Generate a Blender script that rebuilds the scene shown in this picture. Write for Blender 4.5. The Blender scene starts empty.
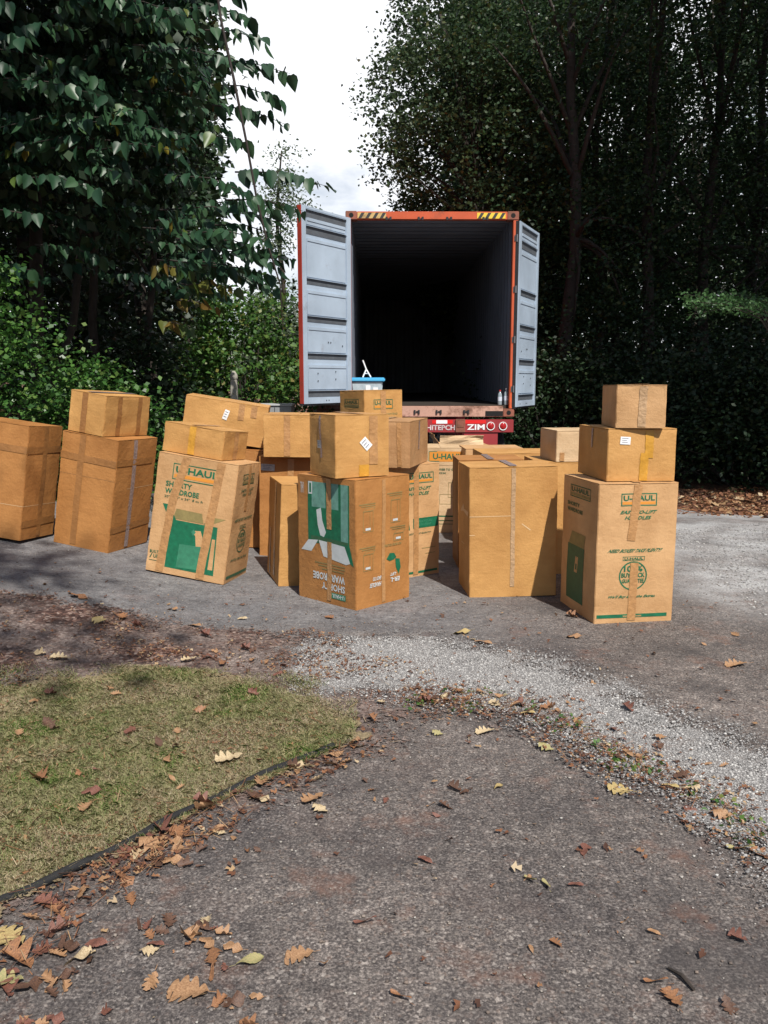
import bpy, bmesh, math, random
import numpy as np
from mathutils import Vector, Matrix, noise
R = math.radians
scn = bpy.context.scene
C = scn.collection

# ------------------------------------------------------------------ camera, sky, sun, exposure
CAM_H, FPX, PITCH = 1.42, 830.0, math.atan(132 / 830)
cam = bpy.data.cameras.new('camera'); camo = bpy.data.objects.new('camera', cam); C.objects.link(camo)
camo.location = (0, 0, CAM_H); camo.rotation_euler = (math.pi / 2 - PITCH, 0, 0)
cam.sensor_fit = 'VERTICAL'; cam.sensor_height = 36; cam.lens = 36 * FPX / 1024
cam.clip_start = .05; cam.clip_end = 600
scn.camera = camo
AZ, EL = R(22), R(51)                       # sun stands behind the camera, to the right
SUN = Vector((math.sin(AZ) * math.cos(EL), -math.cos(AZ) * math.cos(EL), math.sin(EL)))
sl = bpy.data.lights.new('sun', 'SUN'); sl.energy = 5.0; sl.angle = R(.55); sl.color = (1, .95, .87)
so = bpy.data.objects.new('sun', sl); C.objects.link(so); so.location = (5, -10, 14)
so.rotation_euler = (-SUN).to_track_quat('-Z', 'Y').to_euler()
w = bpy.data.worlds.new('World'); scn.world = w; w.use_nodes = True
nt = w.node_tree; nt.nodes.clear()
N = lambda t, **k: _n(nt, t, **k)
def _n(tree, t, **k):
    n = tree.nodes.new(t)
    for a, b in k.items():
        if a.startswith('i_'): n.inputs[a[2:].replace('_', ' ')].default_value = b
        else: setattr(n, a, b)
    return n
sky = N('ShaderNodeTexSky', sky_type='NISHITA', sun_disc=False, sun_elevation=EL, sun_rotation=math.atan2(SUN.x, SUN.y))
tc = N('ShaderNodeTexCoord'); mp = N('ShaderNodeMapping'); mp.inputs['Scale'].default_value = (1, 1, 2.2)
nz = N('ShaderNodeTexNoise', i_Scale=2.3, i_Detail=9.0, i_Roughness=.56)
cr = N('ShaderNodeValToRGB'); cr.color_ramp.elements[0].position = .38; cr.color_ramp.elements[1].position = .53
mx = N('ShaderNodeMix', data_type='RGBA'); mx.inputs['B'].default_value = (12, 12.2, 12.7, 1)
bg = N('ShaderNodeBackground'); bg.inputs['Strength'].default_value = .08; out = N('ShaderNodeOutputWorld')
L = nt.links.new
L(tc.outputs['Generated'], mp.inputs['Vector']); L(mp.outputs[0], nz.inputs['Vector']); L(nz.outputs['Fac'], cr.inputs[0])
sx = N('ShaderNodeSeparateXYZ'); L(tc.outputs['Generated'], sx.inputs[0])          # the bank of white cloud stands over the wood ahead, the rest of the sky is mostly clear
my = N('ShaderNodeMapRange', interpolation_type='SMOOTHSTEP'); my.inputs['From Min'].default_value = .1; my.inputs['From Max'].default_value = .6; L(sx.outputs['Y'], my.inputs['Value'])
ml = N('ShaderNodeMath', operation='MULTIPLY')
L(cr.outputs[0], ml.inputs[0]); L(my.outputs[0], ml.inputs[1]); L(ml.outputs[0], mx.inputs['Factor']); L(sky.outputs[0], mx.inputs['A']); L(mx.outputs['Result'], bg.inputs[0]); L(bg.outputs[0], out.inputs[0])
vs = scn.view_settings; vs.view_transform = 'Standard'; vs.look = 'None'; vs.gamma = 1; vs.exposure = .27; vs.use_curve_mapping = False

# ------------------------------------------------------------------ helpers
def smooth(a, b, x):
    t = np.clip((x - a) / (b - a), 0, 1); return t * t * (3 - 2 * t)
def gh(x, y):
    """height of the ground: flat drive, a bank rising to the left, a dip towards the container"""
    x = np.asarray(x, float); y = np.asarray(y, float)
    xx = np.maximum(x, -4.2) + .35 * np.minimum(x + 4.2, 0)
    bank = .15 * .15 * np.log1p(np.exp(np.clip((-xx - 1.0) / .15, -40, 40)))
    g = bank * (.3 + .7 * smooth(3, 5.2, y))
    g = g - .012 * np.clip(y - 4.5, 0, 3.5) - .27 * smooth(8.2, 11.5, y)
    return g
def g1(x, y): return float(gh(x, y))
def ray(px, py):
    a = (px - 384) / FPX; b = (512 - py) / FPX; c, s = math.cos(PITCH), math.sin(PITCH)
    return a, c + b * s, -s + b * c
def at(px, py, Y):
    a, dy, dz = ray(px, py); t = Y / dy; return Vector((a * t, Y, CAM_H + dz * t))
def on_ground(px, py):
    a, dy, dz = ray(px, py); t = (0 - CAM_H) / dz
    for _ in range(12): t = (g1(a * t, dy * t) - CAM_H) / dz
    return a * t, dy * t
def empty(name, loc, label=None, cat=None, group=None, rz=0):
    o = bpy.data.objects.new(name, None); C.objects.link(o); o.location = loc; o.rotation_euler.z = rz
    o.empty_display_size = .2; tag(o, label, cat, group); return o
def tag(o, label=None, cat=None, group=None, kind=None):
    if label: o['label'] = label
    if cat: o['category'] = cat
    if group: o['group'] = group
    if kind: o['kind'] = kind
    return o
def link(name, me, mats, parent=None, smooth_=False):
    o = bpy.data.objects.new(name, me); C.objects.link(o)
    for m in (mats if isinstance(mats, (list, tuple)) else [mats]): me.materials.append(m)
    if parent: o.parent = parent
    if smooth_: me.polygons.foreach_set('use_smooth', [True] * len(me.polygons))
    return o
def from_np(name, V, F, mats, parent=None, midx=None, smooth_=False):
    """V (n,3), F (m,k) equal sized faces"""
    me = bpy.data.meshes.new(name); V = np.asarray(V, np.float32); F = np.asarray(F, np.int32)
    me.vertices.add(len(V)); me.vertices.foreach_set('co', V.ravel())
    k = F.shape[1]; me.loops.add(F.size); me.loops.foreach_set('vertex_index', F.ravel())
    me.polygons.add(len(F)); me.polygons.foreach_set('loop_start', np.arange(0, F.size, k, dtype=np.int32))
    me.polygons.foreach_set('loop_total', np.full(len(F), k, np.int32))
    if midx is not None: me.polygons.foreach_set('material_index', np.asarray(midx, np.int32))
    me.update(calc_edges=True); me.validate()
    return link(name, me, mats, parent, smooth_)
class MB:
    """collects simple shapes, builds ONE mesh"""
    def __init__(s): s.v = []; s.f = []; s.m = []
    def add(s, vs_, fs, m=0):
        o = len(s.v); s.v += [tuple(p) for p in vs_]; s.f += [[i + o for i in f] for f in fs]; s.m += [m] * len(fs); return s
    def box(s, x0, x1, y0, y1, z0, z1, m=0, M=None):
        P = [Vector((x, y, z)) for z in (z0, z1) for y in (y0, y1) for x in (x0, x1)]
        if M is not None: P = [M @ p for p in P]
        return s.add(P, [(0, 2, 3, 1), (4, 5, 7, 6), (0, 1, 5, 4), (2, 6, 7, 3), (0, 4, 6, 2), (1, 3, 7, 5)], m)
    def tube(s, pts, rs, n=8, m=0, cap=True):
        pts = [Vector(p) for p in pts]; rs = rs if hasattr(rs, '__len__') else [rs] * len(pts)
        V = []; up = Vector((.13, .31, .94)).normalized()
        for i, p in enumerate(pts):
            d = (pts[min(i + 1, len(pts) - 1)] - pts[max(i - 1, 0)]).normalized()
            if abs(d.dot(up)) > .97: up = Vector((1, .1, 0)).normalized()
            a = d.cross(up).normalized(); b = d.cross(a)
            V += [p + (a * math.cos(2 * math.pi * k / n) + b * math.sin(2 * math.pi * k / n)) * rs[i] for k in range(n)]
        F = [(i * n + k, i * n + (k + 1) % n, (i + 1) * n + (k + 1) % n, (i + 1) * n + k) for i in range(len(pts) - 1) for k in range(n)]
        if cap: F += [tuple(range(n))[::-1], tuple((len(pts) - 1) * n + k for k in range(n))]
        return s.add(V, F, m)
    def lathe(s, prof, c=(0, 0, 0), n=20, m=0, axis='Z'):
        V = []
        for r, z in prof:
            for k in range(n):
                a = 2 * math.pi * k / n
                p = (r * math.cos(a), r * math.sin(a), z) if axis == 'Z' else ((r * math.cos(a), -z, r * math.sin(a)) if axis == 'Y' else (z, r * math.cos(a), r * math.sin(a)))
                V.append((p[0] + c[0], p[1] + c[1], p[2] + c[2]))
        F = [(i * n + k, i * n + (k + 1) % n, (i + 1) * n + (k + 1) % n, (i + 1) * n + k) for i in range(len(prof) - 1) for k in range(n)]
        return s.add(V, F, m)
    def build(s, name, mats, parent=None, bevel=0, smooth_=False):
        me = bpy.data.meshes.new(name); me.from_pydata(s.v, [], s.f); me.update()
        me.polygons.foreach_set('material_index', s.m)
        bm = bmesh.new(); bm.from_mesh(me); bmesh.ops.recalc_face_normals(bm, faces=bm.faces)
        if bevel: bmesh.ops.bevel(bm, geom=[e for e in bm.edges if len(e.link_faces) == 2 and e.calc_face_angle(0) > .6], offset=bevel, segments=2, affect='EDGES', clamp_overlap=True)
        bm.to_mesh(me); bm.free()
        return link(name, me, mats, parent, smooth_)

# ------------------------------------------------------------------ materials
def mat(name, col, rough=.7, metal=0, var=0, vscale=8, bump=0, bscale=60, spec=.5, emit=None):
    m = bpy.data.materials.new(name); m.use_nodes = True; t = m.node_tree; b = t.nodes['Principled BSDF']
    b.inputs['Base Color'].default_value = (*col, 1); b.inputs['Roughness'].default_value = rough; b.inputs['Metallic'].default_value = metal
    b.inputs['Specular IOR Level'].default_value = spec
    if var or bump:
        co = _n(t, 'ShaderNodeTexCoord')
    if var:
        n1 = _n(t, 'ShaderNodeTexNoise', i_Scale=float(vscale), i_Detail=6.0, i_Roughness=.6); t.links.new(co.outputs['Object'], n1.inputs['Vector'])
        rp = _n(t, 'ShaderNodeMapRange'); rp.inputs['From Min'].default_value = .3; rp.inputs['From Max'].default_value = .7
        rp.inputs['To Min'].default_value = 1 - var; rp.inputs['To Max'].default_value = 1 + var
        t.links.new(n1.outputs['Fac'], rp.inputs['Value'])
        hs = _n(t, 'ShaderNodeVectorMath', operation='SCALE'); hs.inputs[0].default_value = col; t.links.new(rp.outputs[0], hs.inputs['Scale'])
        t.links.new(hs.outputs[0], b.inputs['Base Color'])
    if bump:
        n2 = _n(t, 'ShaderNodeTexNoise', i_Scale=float(bscale), i_Detail=5.0); t.links.new(co.outputs['Object'], n2.inputs['Vector'])
        bp = _n(t, 'ShaderNodeBump', i_Strength=float(bump), i_Distance=.01); t.links.new(n2.outputs['Fac'], bp.inputs['Height']); t.links.new(bp.outputs[0], b.inputs['Normal'])
    return m
def cardboard(name, col):
    m = bpy.data.materials.new(name); m.use_nodes = True; t = m.node_tree; b = t.nodes['Principled BSDF']; K = t.links.new
    b.inputs['Roughness'].default_value = .62; b.inputs['Specular IOR Level'].default_value = .35
    co = _n(t, 'ShaderNodeTexCoord'); oi = _n(t, 'ShaderNodeObjectInfo')
    ad = _n(t, 'ShaderNodeVectorMath', operation='ADD'); K(co.outputs['Object'], ad.inputs[0])
    sc = _n(t, 'ShaderNodeVectorMath', operation='SCALE'); sc.inputs[0].default_value = (9, 5, 7); K(oi.outputs['Random'], sc.inputs['Scale']); K(sc.outputs[0], ad.inputs[1])
    big = _n(t, 'ShaderNodeTexNoise', i_Scale=3.2, i_Detail=5.0, i_Roughness=.6); K(ad.outputs[0], big.inputs['Vector'])
    mpv = _n(t, 'ShaderNodeMapping'); mpv.inputs['Scale'].default_value = (2.2, 2.2, 55); K(ad.outputs[0], mpv.inputs['Vector'])
    fine = _n(t, 'ShaderNodeTexNoise', i_Scale=1.0, i_Detail=3.0); K(mpv.outputs[0], fine.inputs['Vector'])      # faint lines of the fluting
    spk = _n(t, 'ShaderNodeTexNoise', i_Scale=160.0, i_Detail=2.0); K(ad.outputs[0], spk.inputs['Vector'])
    scr = _n(t, 'ShaderNodeTexNoise', i_Scale=7.0, i_Detail=8.0, i_Roughness=.75); K(ad.outputs[0], scr.inputs['Vector'])
    rmp = _n(t, 'ShaderNodeValToRGB'); rmp.color_ramp.elements[0].position = .3; rmp.color_ramp.elements[1].position = .72
    rmp.color_ramp.elements[0].color = (col[0] * .8, col[1] * .74, col[2] * .68, 1); rmp.color_ramp.elements[1].color = (min(1, col[0] * 1.15), col[1] * 1.16, col[2] * 1.2, 1)
    s1 = _n(t, 'ShaderNodeMath', operation='MULTIPLY_ADD'); s1.inputs[1].default_value = .14; K(fine.outputs['Fac'], s1.inputs[0]); K(big.outputs['Fac'], s1.inputs[2])
    s2 = _n(t, 'ShaderNodeMath', operation='MULTIPLY_ADD'); s2.inputs[1].default_value = .12; K(spk.outputs['Fac'], s2.inputs[0]); K(s1.outputs[0], s2.inputs[2])
    s3 = _n(t, 'ShaderNodeMath', operation='SUBTRACT'); s3.inputs[1].default_value = .13; K(s2.outputs[0], s3.inputs[0]); K(s3.outputs[0], rmp.inputs[0])
    sr = _n(t, 'ShaderNodeValToRGB'); sr.color_ramp.elements[0].position = .66; sr.color_ramp.elements[1].position = .74; K(scr.outputs['Fac'], sr.inputs[0])
    mxx = _n(t, 'ShaderNodeMix', data_type='RGBA'); mxx.inputs['B'].default_value = (col[0] * .62, col[1] * .52, col[2] * .42, 1)
    mf = _n(t, 'ShaderNodeMath', operation='MULTIPLY'); mf.inputs[1].default_value = .35; K(sr.outputs[0], mf.inputs[0]); K(mf.outputs[0], mxx.inputs['Factor'])
    K(rmp.outputs[0], mxx.inputs['A']); K(mxx.outputs['Result'], b.inputs['Base Color'])
    bp = _n(t, 'ShaderNodeBump', i_Strength=.35, i_Distance=.012); K(s1.outputs[0], bp.inputs['Height'])
    bp2 = _n(t, 'ShaderNodeBump', i_Strength=.5, i_Distance=.02); K(scr.outputs['Fac'], bp2.inputs['Height']); K(bp.outputs[0], bp2.inputs['Normal']); K(bp2.outputs[0], b.inputs['Normal'])
    return m
CB = {'tan': cardboard('cardboard_tan', (.52, .31, .145)), 'orange': cardboard('cardboard_orange', (.385, .175, .052)),
      'gold': cardboard('cardboard_gold', (.50, .27, .088)), 'pale': cardboard('cardboard_pale', (.56, .40, .235)), 'kraft': cardboard('cardboard_kraft', (.42, .235, .105))}
GREEN = mat('print_green', (.004, .12, .055), .6, var=.25, vscale=30); DGREEN = mat('print_dark_green', (.03, .10, .045), .65, var=.2, vscale=30)
ORANGE = mat('print_orange', (.62, .24, .03), .6); OLIVE = mat('print_olive', (.23, .18, .065), .65, var=.2, vscale=20)
SILVER = mat('print_white', (.52, .55, .55), .5, var=.1, vscale=20); LGREEN = mat('print_light_green', (.035, .19, .105), .6, var=.2, vscale=25)
CREASE = mat('card_crease', (.66, .47, .27), .7); DCREASE = mat('card_crease_dark', (.22, .12, .05), .7)
PM = [GREEN, DGREEN, ORANGE, OLIVE, SILVER, LGREEN, CREASE, DCREASE, mat('print_teal_grey', (.12, .27, .22), .5, var=.25, vscale=25)]
PI = dict(green=1, dgreen=2, orange=3, olive=4, white=5, lgreen=6, crease=7, dcrease=8, teal=9, card=0)
TAPE = {'dark': mat('tape_dark', (.285, .13, .042), .4, var=.15, vscale=12, bump=.4, bscale=40), 'brown': mat('tape_brown', (.40, .21, .085), .38, var=.18, vscale=25, bump=.5, bscale=50), 'gold': mat('tape_gold', (.52, .26, .035), .3, var=.15, vscale=20, bump=.4, bscale=40),
        'clear': mat('tape_clear', (.42, .27, .15), .22, var=.2, vscale=30, bump=.6, bscale=60), 'grey': mat('tape_grey', (.27, .21, .20), .25, var=.2, vscale=25, bump=.5, bscale=50)}
PAPER = mat('label_paper', (.78, .78, .77), .6, var=.08, vscale=60); INK = mat('label_ink', (.12, .13, .2), .6); GREYLAB = mat('label_grey', (.4, .42, .42), .5, var=.2, vscale=60)

# ------------------------------------------------------------------ ground sheets
def ground_nodes(m, kind):
    t = m.node_tree; b = t.nodes['Principled BSDF']; K = t.links.new
    co = _n(t, 'ShaderNodeTexCoord'); P = co.outputs['Object']
    def noise_(s, d=4, r=.6):
        n = _n(t, 'ShaderNodeTexNoise', i_Scale=float(s), i_Detail=float(d), i_Roughness=r); K(P, n.inputs['Vector']); return n.outputs['Fac']
    def ramp(f, *st):
        r = _n(t, 'ShaderNodeValToRGB'); e = r.color_ramp.elements
        while len(e) < len(st): e.new(.5)
        for i, (p, c) in enumerate(st): e[i].position = p; e[i].color = (*c, 1)
        K(f, r.inputs[0]); return r.outputs[0]
    def mix(f, a, bb, mode='MIX'):
        x = _n(t, 'ShaderNodeMix', data_type='RGBA', blend_type=mode)
        if isinstance(f, float): x.inputs['Factor'].default_value = f
        else: K(f, x.inputs['Factor'])
        for s, q in (('A', a), ('B', bb)):
            if isinstance(q, tuple): x.inputs[s].default_value = (*q, 1)
            else: K(q, x.inputs[s])
        return x.outputs['Result']
    def voro(s, feat='F1'):
        v = _n(t, 'ShaderNodeTexVoronoi', feature=feat, i_Scale=float(s)); 
        dn = _n(t, 'ShaderNodeTexNoise', i_Scale=float(s) * .8, i_Detail=2.0); K(P, dn.inputs['Vector'])
        dd = _n(t, 'ShaderNodeVectorMath', operation='SCALE'); dd.inputs['Scale'].default_value = .7 / s; K(dn.outputs['Color'], dd.inputs[0])
        da = _n(t, 'ShaderNodeVectorMath', operation='ADD'); K(P, da.inputs[0]); K(dd.outputs[0], da.inputs[1]); K(da.outputs[0], v.inputs['Vector']); return v
    b.inputs['Roughness'].default_value = .85; b.inputs['Specular IOR Level'].default_value = .25
    if kind == 'asphalt':
        v = voro(105); sep = _n(t, 'ShaderNodeSeparateColor'); K(v.outputs['Color'], sep.inputs[0])
        v2 = voro(210); sep2 = _n(t, 'ShaderNodeSeparateColor'); K(v2.outputs['Color'], sep2.inputs[0])
        st = ramp(sep.outputs[0], (0, (.030, .030, .034)), (.3, (.060, .058, .060)), (.55, (.095, .088, .086)), (.75, (.15, .138, .130)), (.86, (.25, .235, .225)), (.92, (.14, .085, .06)), (.97, (.46, .44, .42)))
        s2 = ramp(sep2.outputs[1], (0, (.032, .032, .036)), (.4, (.075, .071, .070)), (.8, (.17, .158, .15)), (1, (.36, .34, .33)))
        c = mix(.4, st, s2); c = mix(.5, c, ramp(noise_(120, 3, .8), (.40, (.030, .027, .028)), (.5, (.09, .082, .080)), (.60, (.25, .23, .22)), (.68, (.48, .46, .44)))); c = mix(1.0, c, ramp(noise_(16, 5, .7), (.35, (.72, .71, .72)), (.65, (1.25, 1.22, 1.2))), 'MULTIPLY')
        v3 = voro(68); sp3 = _n(t, 'ShaderNodeSeparateColor'); K(v3.outputs['Color'], sp3.inputs[0])
        m3 = _n(t, 'ShaderNodeMath', operation='MULTIPLY'); K(ramp(sp3.outputs[0], (.86, (0, 0, 0)), (.875, (.75, .75, .75))), m3.inputs[0]); K(ramp(v3.outputs['Distance'], (.16, (1, 1, 1)), (.40, (0, 0, 0))), m3.inputs[1])
        c = mix(m3.outputs[0], c, ramp(sp3.outputs[1], (0, (.13, .08, .06)), (.3, (.17, .145, .13)), (.7, (.26, .24, .22)), (1, (.40, .38, .36))))
        gp = ramp(v.outputs['Distance'], (.35, (1.12, 1.1, 1.08)), (.9, (.92, .9, .89))); c = mix(1.0, c, gp, 'MULTIPLY')
        bl = ramp(noise_(.9, 6, .62), (.30, (.48, .48, .51)), (.5, (.92, .90, .88)), (.7, (1.32, 1.28, 1.24))); c = mix(1.0, c, bl, 'MULTIPLY')
        dirt = ramp(noise_(2.7, 8, .7), (.52, (0, 0, 0)), (.75, (1, 1, 1))); dm = _n(t, 'ShaderNodeMath', operation='MULTIPLY'); dm.inputs[1].default_value = .22; K(dirt, dm.inputs[0])
        c = mix(dm.outputs[0], c, (.15, .10, .085))
        stn = ramp(noise_(1.7, 6, .6), (.52, (0, 0, 0)), (.66, (.6, .6, .6))); c = mix(stn, c, (.050, .045, .045)); rst = ramp(noise_(3.1, 8, .75), (.55, (0, 0, 0)), (.68, (.5, .5, .5))); c = mix(rst, c, (.19, .095, .065))
        # worn, cleaner wheel area round the cartons: a paler blue grey
        sx = _n(t, 'ShaderNodeSeparateXYZ'); K(P, sx.inputs[0])
        my = _n(t, 'ShaderNodeMapRange', interpolation_type='SMOOTHSTEP'); my.inputs['From Min'].default_value = 3.9; my.inputs['From Max'].default_value = 5.0; K(sx.outputs['Y'], my.inputs['Value'])
        mxx_ = _n(t, 'ShaderNodeMapRange', interpolation_type='SMOOTHSTEP'); mxx_.inputs['From Min'].default_value = 1.4; mxx_.inputs['From Max'].default_value = .2; K(sx.outputs['X'], mxx_.inputs['Value'])
        mm = _n(t, 'ShaderNodeMath', operation='MULTIPLY'); K(my.outputs[0], mm.inputs[0]); K(mxx_.outputs[0], mm.inputs[1])
        ge = _n(t, 'ShaderNodeMath', operation='MULTIPLY'); ge.inputs[1].default_value = .8; K(mm.outputs[0], ge.inputs[0])
        wn = ramp(noise_(5, 8, .7), (.3, (.12, .12, .127)), (.55, (.205, .207, .215)), (.75, (.29, .29, .295)))
        wn = mix(1.0, wn, ramp(noise_(90, 4, .8), (.4, (.68, .68, .69)), (.6, (1.28, 1.28, 1.28))), 'MULTIPLY'); wn = mix(1.0, wn, ramp(noise_(22, 6, .75), (.35, (.62, .63, .65)), (.5, (1, 1, 1)), (.65, (1.3, 1.29, 1.27))), 'MULTIPLY'); wn = mix(.3, wn, c); c = mix(ge.outputs[0], c, wn)
        # pale loose grit on the right of the drive
        gx = _n(t, 'ShaderNodeMapRange', interpolation_type='SMOOTHSTEP'); gx.inputs['From Min'].default_value = 1.7; gx.inputs['From Max'].default_value = 2.5; K(sx.outputs['X'], gx.inputs['Value'])
        gy = _n(t, 'ShaderNodeMapRange', interpolation_type='SMOOTHSTEP'); gy.inputs['From Min'].default_value = 4.4; gy.inputs['From Max'].default_value = 5.6; K(sx.outputs['Y'], gy.inputs['Value'])
        gm = _n(t, 'ShaderNodeMath', operation='MULTIPLY'); K(gx.outputs[0], gm.inputs[0]); K(gy.outputs[0], gm.inputs[1])
        gn = ramp(noise_(1.3, 7, .7), (.38, (.15, .15, .15)), (.6, (.95, .95, .95))); gq = _n(t, 'ShaderNodeMath', operation='MULTIPLY'); K(gm.outputs[0], gq.inputs[0]); K(gn, gq.inputs[1])
        grit = ramp(noise_(70, 4, .8), (.35, (.16, .16, .163)), (.6, (.50, .50, .50)))
        c = mix(gq.outputs[0], c, grit)
        K(c, b.inputs['Base Color'])
        bp = _n(t, 'ShaderNodeBump', i_Strength=.4, i_Distance=.004); bp.invert = True; K(v.outputs['Distance'], bp.inputs['Height'])
        bp2 = _n(t, 'ShaderNodeBump', i_Strength=.4, i_Distance=.03); K(noise_(9, 6), bp2.inputs['Height']); K(bp.outputs[0], bp2.inputs['Normal']); K(bp2.outputs[0], b.inputs['Normal'])
    elif kind == 'gravel':
        v = voro(170); sep = _n(t, 'ShaderNodeSeparateColor'); K(v.outputs['Color'], sep.inputs[0])
        c = ramp(sep.outputs[0], (0, (.15, .146, .145)), (.4, (.25, .243, .238)), (.75, (.34, .332, .325)), (1, (.46, .45, .44)))
        gp = ramp(v.outputs['Distance'], (.3, (1, 1, 1)), (.85, (.6, .58, .57))); c = mix(1.0, c, gp, 'MULTIPLY')
        c = mix(ramp(noise_(3.5, 7, .7), (.5, (0, 0, 0)), (.8, (.7, .7, .7))), c, (.16, .105, .08))
        K(c, b.inputs['Base Color'])
        bp = _n(t, 'ShaderNodeBump', i_Strength=.6, i_Distance=.007); bp.invert = True; K(v.outputs['Distance'], bp.inputs['Height']); K(bp.outputs[0], b.inputs['Normal'])
    elif kind == 'dirt':
        v = voro(60); sep = _n(t, 'ShaderNodeSeparateColor'); K(v.outputs['Color'], sep.inputs[0])
        c = ramp(sep.outputs[1], (0, (.035, .020, .018)), (.4, (.09, .052, .044)), (.75, (.17, .10, .08)), (1, (.36, .29, .25)))
        c = mix(ramp(noise_(2.0, 7, .65), (.4, (0, 0, 0)), (.62, (1, 1, 1))), c, ramp(noise_(55, 5, .8), (.35, (.085, .065, .06)), (.5, (.20, .165, .15)), (.65, (.42, .37, .34))))
        c = mix(1.0, c, ramp(noise_(6, 7, .75), (.35, (.6, .57, .57)), (.62, (1.25, 1.22, 1.2))), 'MULTIPLY'); K(c, b.inputs['Base Color'])
        bp = _n(t, 'ShaderNodeBump', i_Strength=.9, i_Distance=.02); K(noise_(45, 7, .7), bp.inputs['Height']); K(bp.outputs[0], b.inputs['Normal'])
    elif kind == 'lawn':
        c = ramp(noise_(4, 8, .7), (.35, (.18, .155, .075)), (.5, (.29, .225, .13)), (.7, (.38, .31, .20)))
        c = mix(ramp(noise_(60, 4, .7), (.45, (0, 0, 0)), (.65, (1, 1, 1))), c, (.20, .15, .095)); K(c, b.inputs['Base Color'])
        bp = _n(t, 'ShaderNodeBump', i_Strength=1.0, i_Distance=.02); K(noise_(50, 6, .7), bp.inputs['Height']); K(bp.outputs[0], b.inputs['Normal'])
    elif kind == 'forest':
        c = ramp(noise_(14, 8, .75), (.35, (.035, .018, .012)), (.5, (.12, .062, .035)), (.65, (.22, .115, .06)), (.8, (.30, .19, .11)))
        K(c, b.inputs['Base Color'])
        bp = _n(t, 'ShaderNodeBump', i_Strength=1.0, i_Distance=.05); K(noise_(20, 7, .75), bp.inputs['Height']); K(bp.outputs[0], b.inputs['Normal'])
    # ragged edge: sheets thin out grain by grain towards their border ('edge' = metres to the border)
    if kind in ('gravel', 'dirt', 'lawn', 'asphalt'):
        ea = _n(t, 'ShaderNodeAttribute', attribute_name='edge')
        s = {'gravel': (.62, 90), 'dirt': (.42, 40), 'lawn': (.2, 12), 'asphalt': (.12, 20)}[kind]
        n1 = noise_(s[1], 4, .8); n2 = noise_(5, 5, .7)
        q = _n(t, 'ShaderNodeMath', operation='ADD'); K(n1, q.inputs[0]); K(n2, q.inputs[1])
        q2 = _n(t, 'ShaderNodeMath', operation='MULTIPLY_ADD'); q2.inputs[1].default_value = s[0] * 2; q2.inputs[2].default_value = -s[0] * 2.0; K(q.outputs[0], q2.inputs[0])
        q3 = _n(t, 'ShaderNodeMath', operation='ADD'); K(q2.outputs[0], q3.inputs[0]); K(ea.outputs['Fac'], q3.inputs[1])
        q4 = _n(t, 'ShaderNodeMath', operation='GREATER_THAN'); q4.inputs[1].default_value = 0; K(q3.outputs[0], q4.inputs[0])
        K(q4.outputs[0], b.inputs['Alpha'])
def gmat(kind):
    m = bpy.data.materials.new(kind + '_surface'); m.use_nodes = True; ground_nodes(m, kind); return m
def sdf(poly, X, Y):
    P = np.array(poly, float); d = np.full(X.shape, 1e9); ins = np.zeros(X.shape, bool)
    for i in range(len(P)):
        a, b = P[i], P[(i + 1) % len(P)]; e = b - a
        wx, wy = X - a[0], Y - a[1]; t = np.clip((wx * e[0] + wy * e[1]) / (e @ e + 1e-12), 0, 1)
        d = np.minimum(d, np.hypot(wx - e[0] * t, wy - e[1] * t))
        c = ((a[1] <= Y) & (b[1] > Y)) | ((b[1] <= Y) & (a[1] > Y))
        with np.errstate(divide='ignore', invalid='ignore'):
            xi = a[0] + (Y - a[1]) / (b[1] - a[1]) * e[0] if b[1] != a[1] else np.full(X.shape, 1e9)
        ins ^= c & (X < xi)
    return np.where(ins, d, -d)
def sheet(name, poly, dz, material, step=.05, margin=.5, kind='structure'):
    P = np.array(poly); x0, y0 = np.floor((P.min(0) - margin) / step) * step; x1, y1 = P.max(0) + margin
    xs = np.arange(x0, x1, step); ys = np.arange(y0, y1, step); X, Y = np.meshgrid(xs, ys); D = sdf(poly, X, Y)
    Z = gh(X, Y) + dz; nx = len(xs)
    keep = D > -margin; q = keep[:-1, :-1] & keep[1:, :-1] & keep[:-1, 1:] & keep[1:, 1:]
    iy, ix = np.nonzero(q); i0 = iy * nx + ix
    F = np.stack([i0, i0 + 1, i0 + nx + 1, i0 + nx], 1); used = np.unique(F); re = np.full(X.size, -1); re[used] = np.arange(len(used))
    V = np.stack([X.ravel(), Y.ravel(), Z.ravel()], 1)[used]
    o = from_np(name, V, re[F], material, smooth_=True)
    at_ = o.data.attributes.new('edge', 'FLOAT', 'POINT'); at_.data.foreach_set('value', D.ravel()[used].astype(np.float32))
    tag(o, kind=kind); return o
gx = np.concatenate([[-250, -120, -60, -30, -18], np.arange(-12, 12.01, .25), [18, 30, 60, 120, 250]])
gy = np.concatenate([[-120, -50, -20, -8, -3], np.arange(0, 20.01, .25), [24, 30, 45, 70, 120, 300]])
GX, GY = np.meshgrid(gx, gy); GZ = gh(GX, GY) - .03 + .0 * GX
nxg = len(gx); iy, ix = np.meshgrid(np.arange(len(gy) - 1), np.arange(nxg - 1), indexing='ij'); i0 = (iy * nxg + ix).ravel()
go = from_np('ground', np.stack([GX.ravel(), GY.ravel(), GZ.ravel()], 1), np.stack([i0, i0 + 1, i0 + nxg + 1, i0 + nxg], 1), gmat('forest'), smooth_=True); tag(go, kind='structure')
sheet('driveway', [(-9, -2), (-9, 7.3), (-4.6, 7.6), (-3.2, 8.6), (-2.6, 13), (-1.6, 27), (3.2, 27), (3.1, 14), (3.9, 11.2), (4.35, 9.5), (7, 8.2), (14, 7.6), (14, -2)], 0, gmat('asphalt'), .1, .2)
G = on_ground
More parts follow.
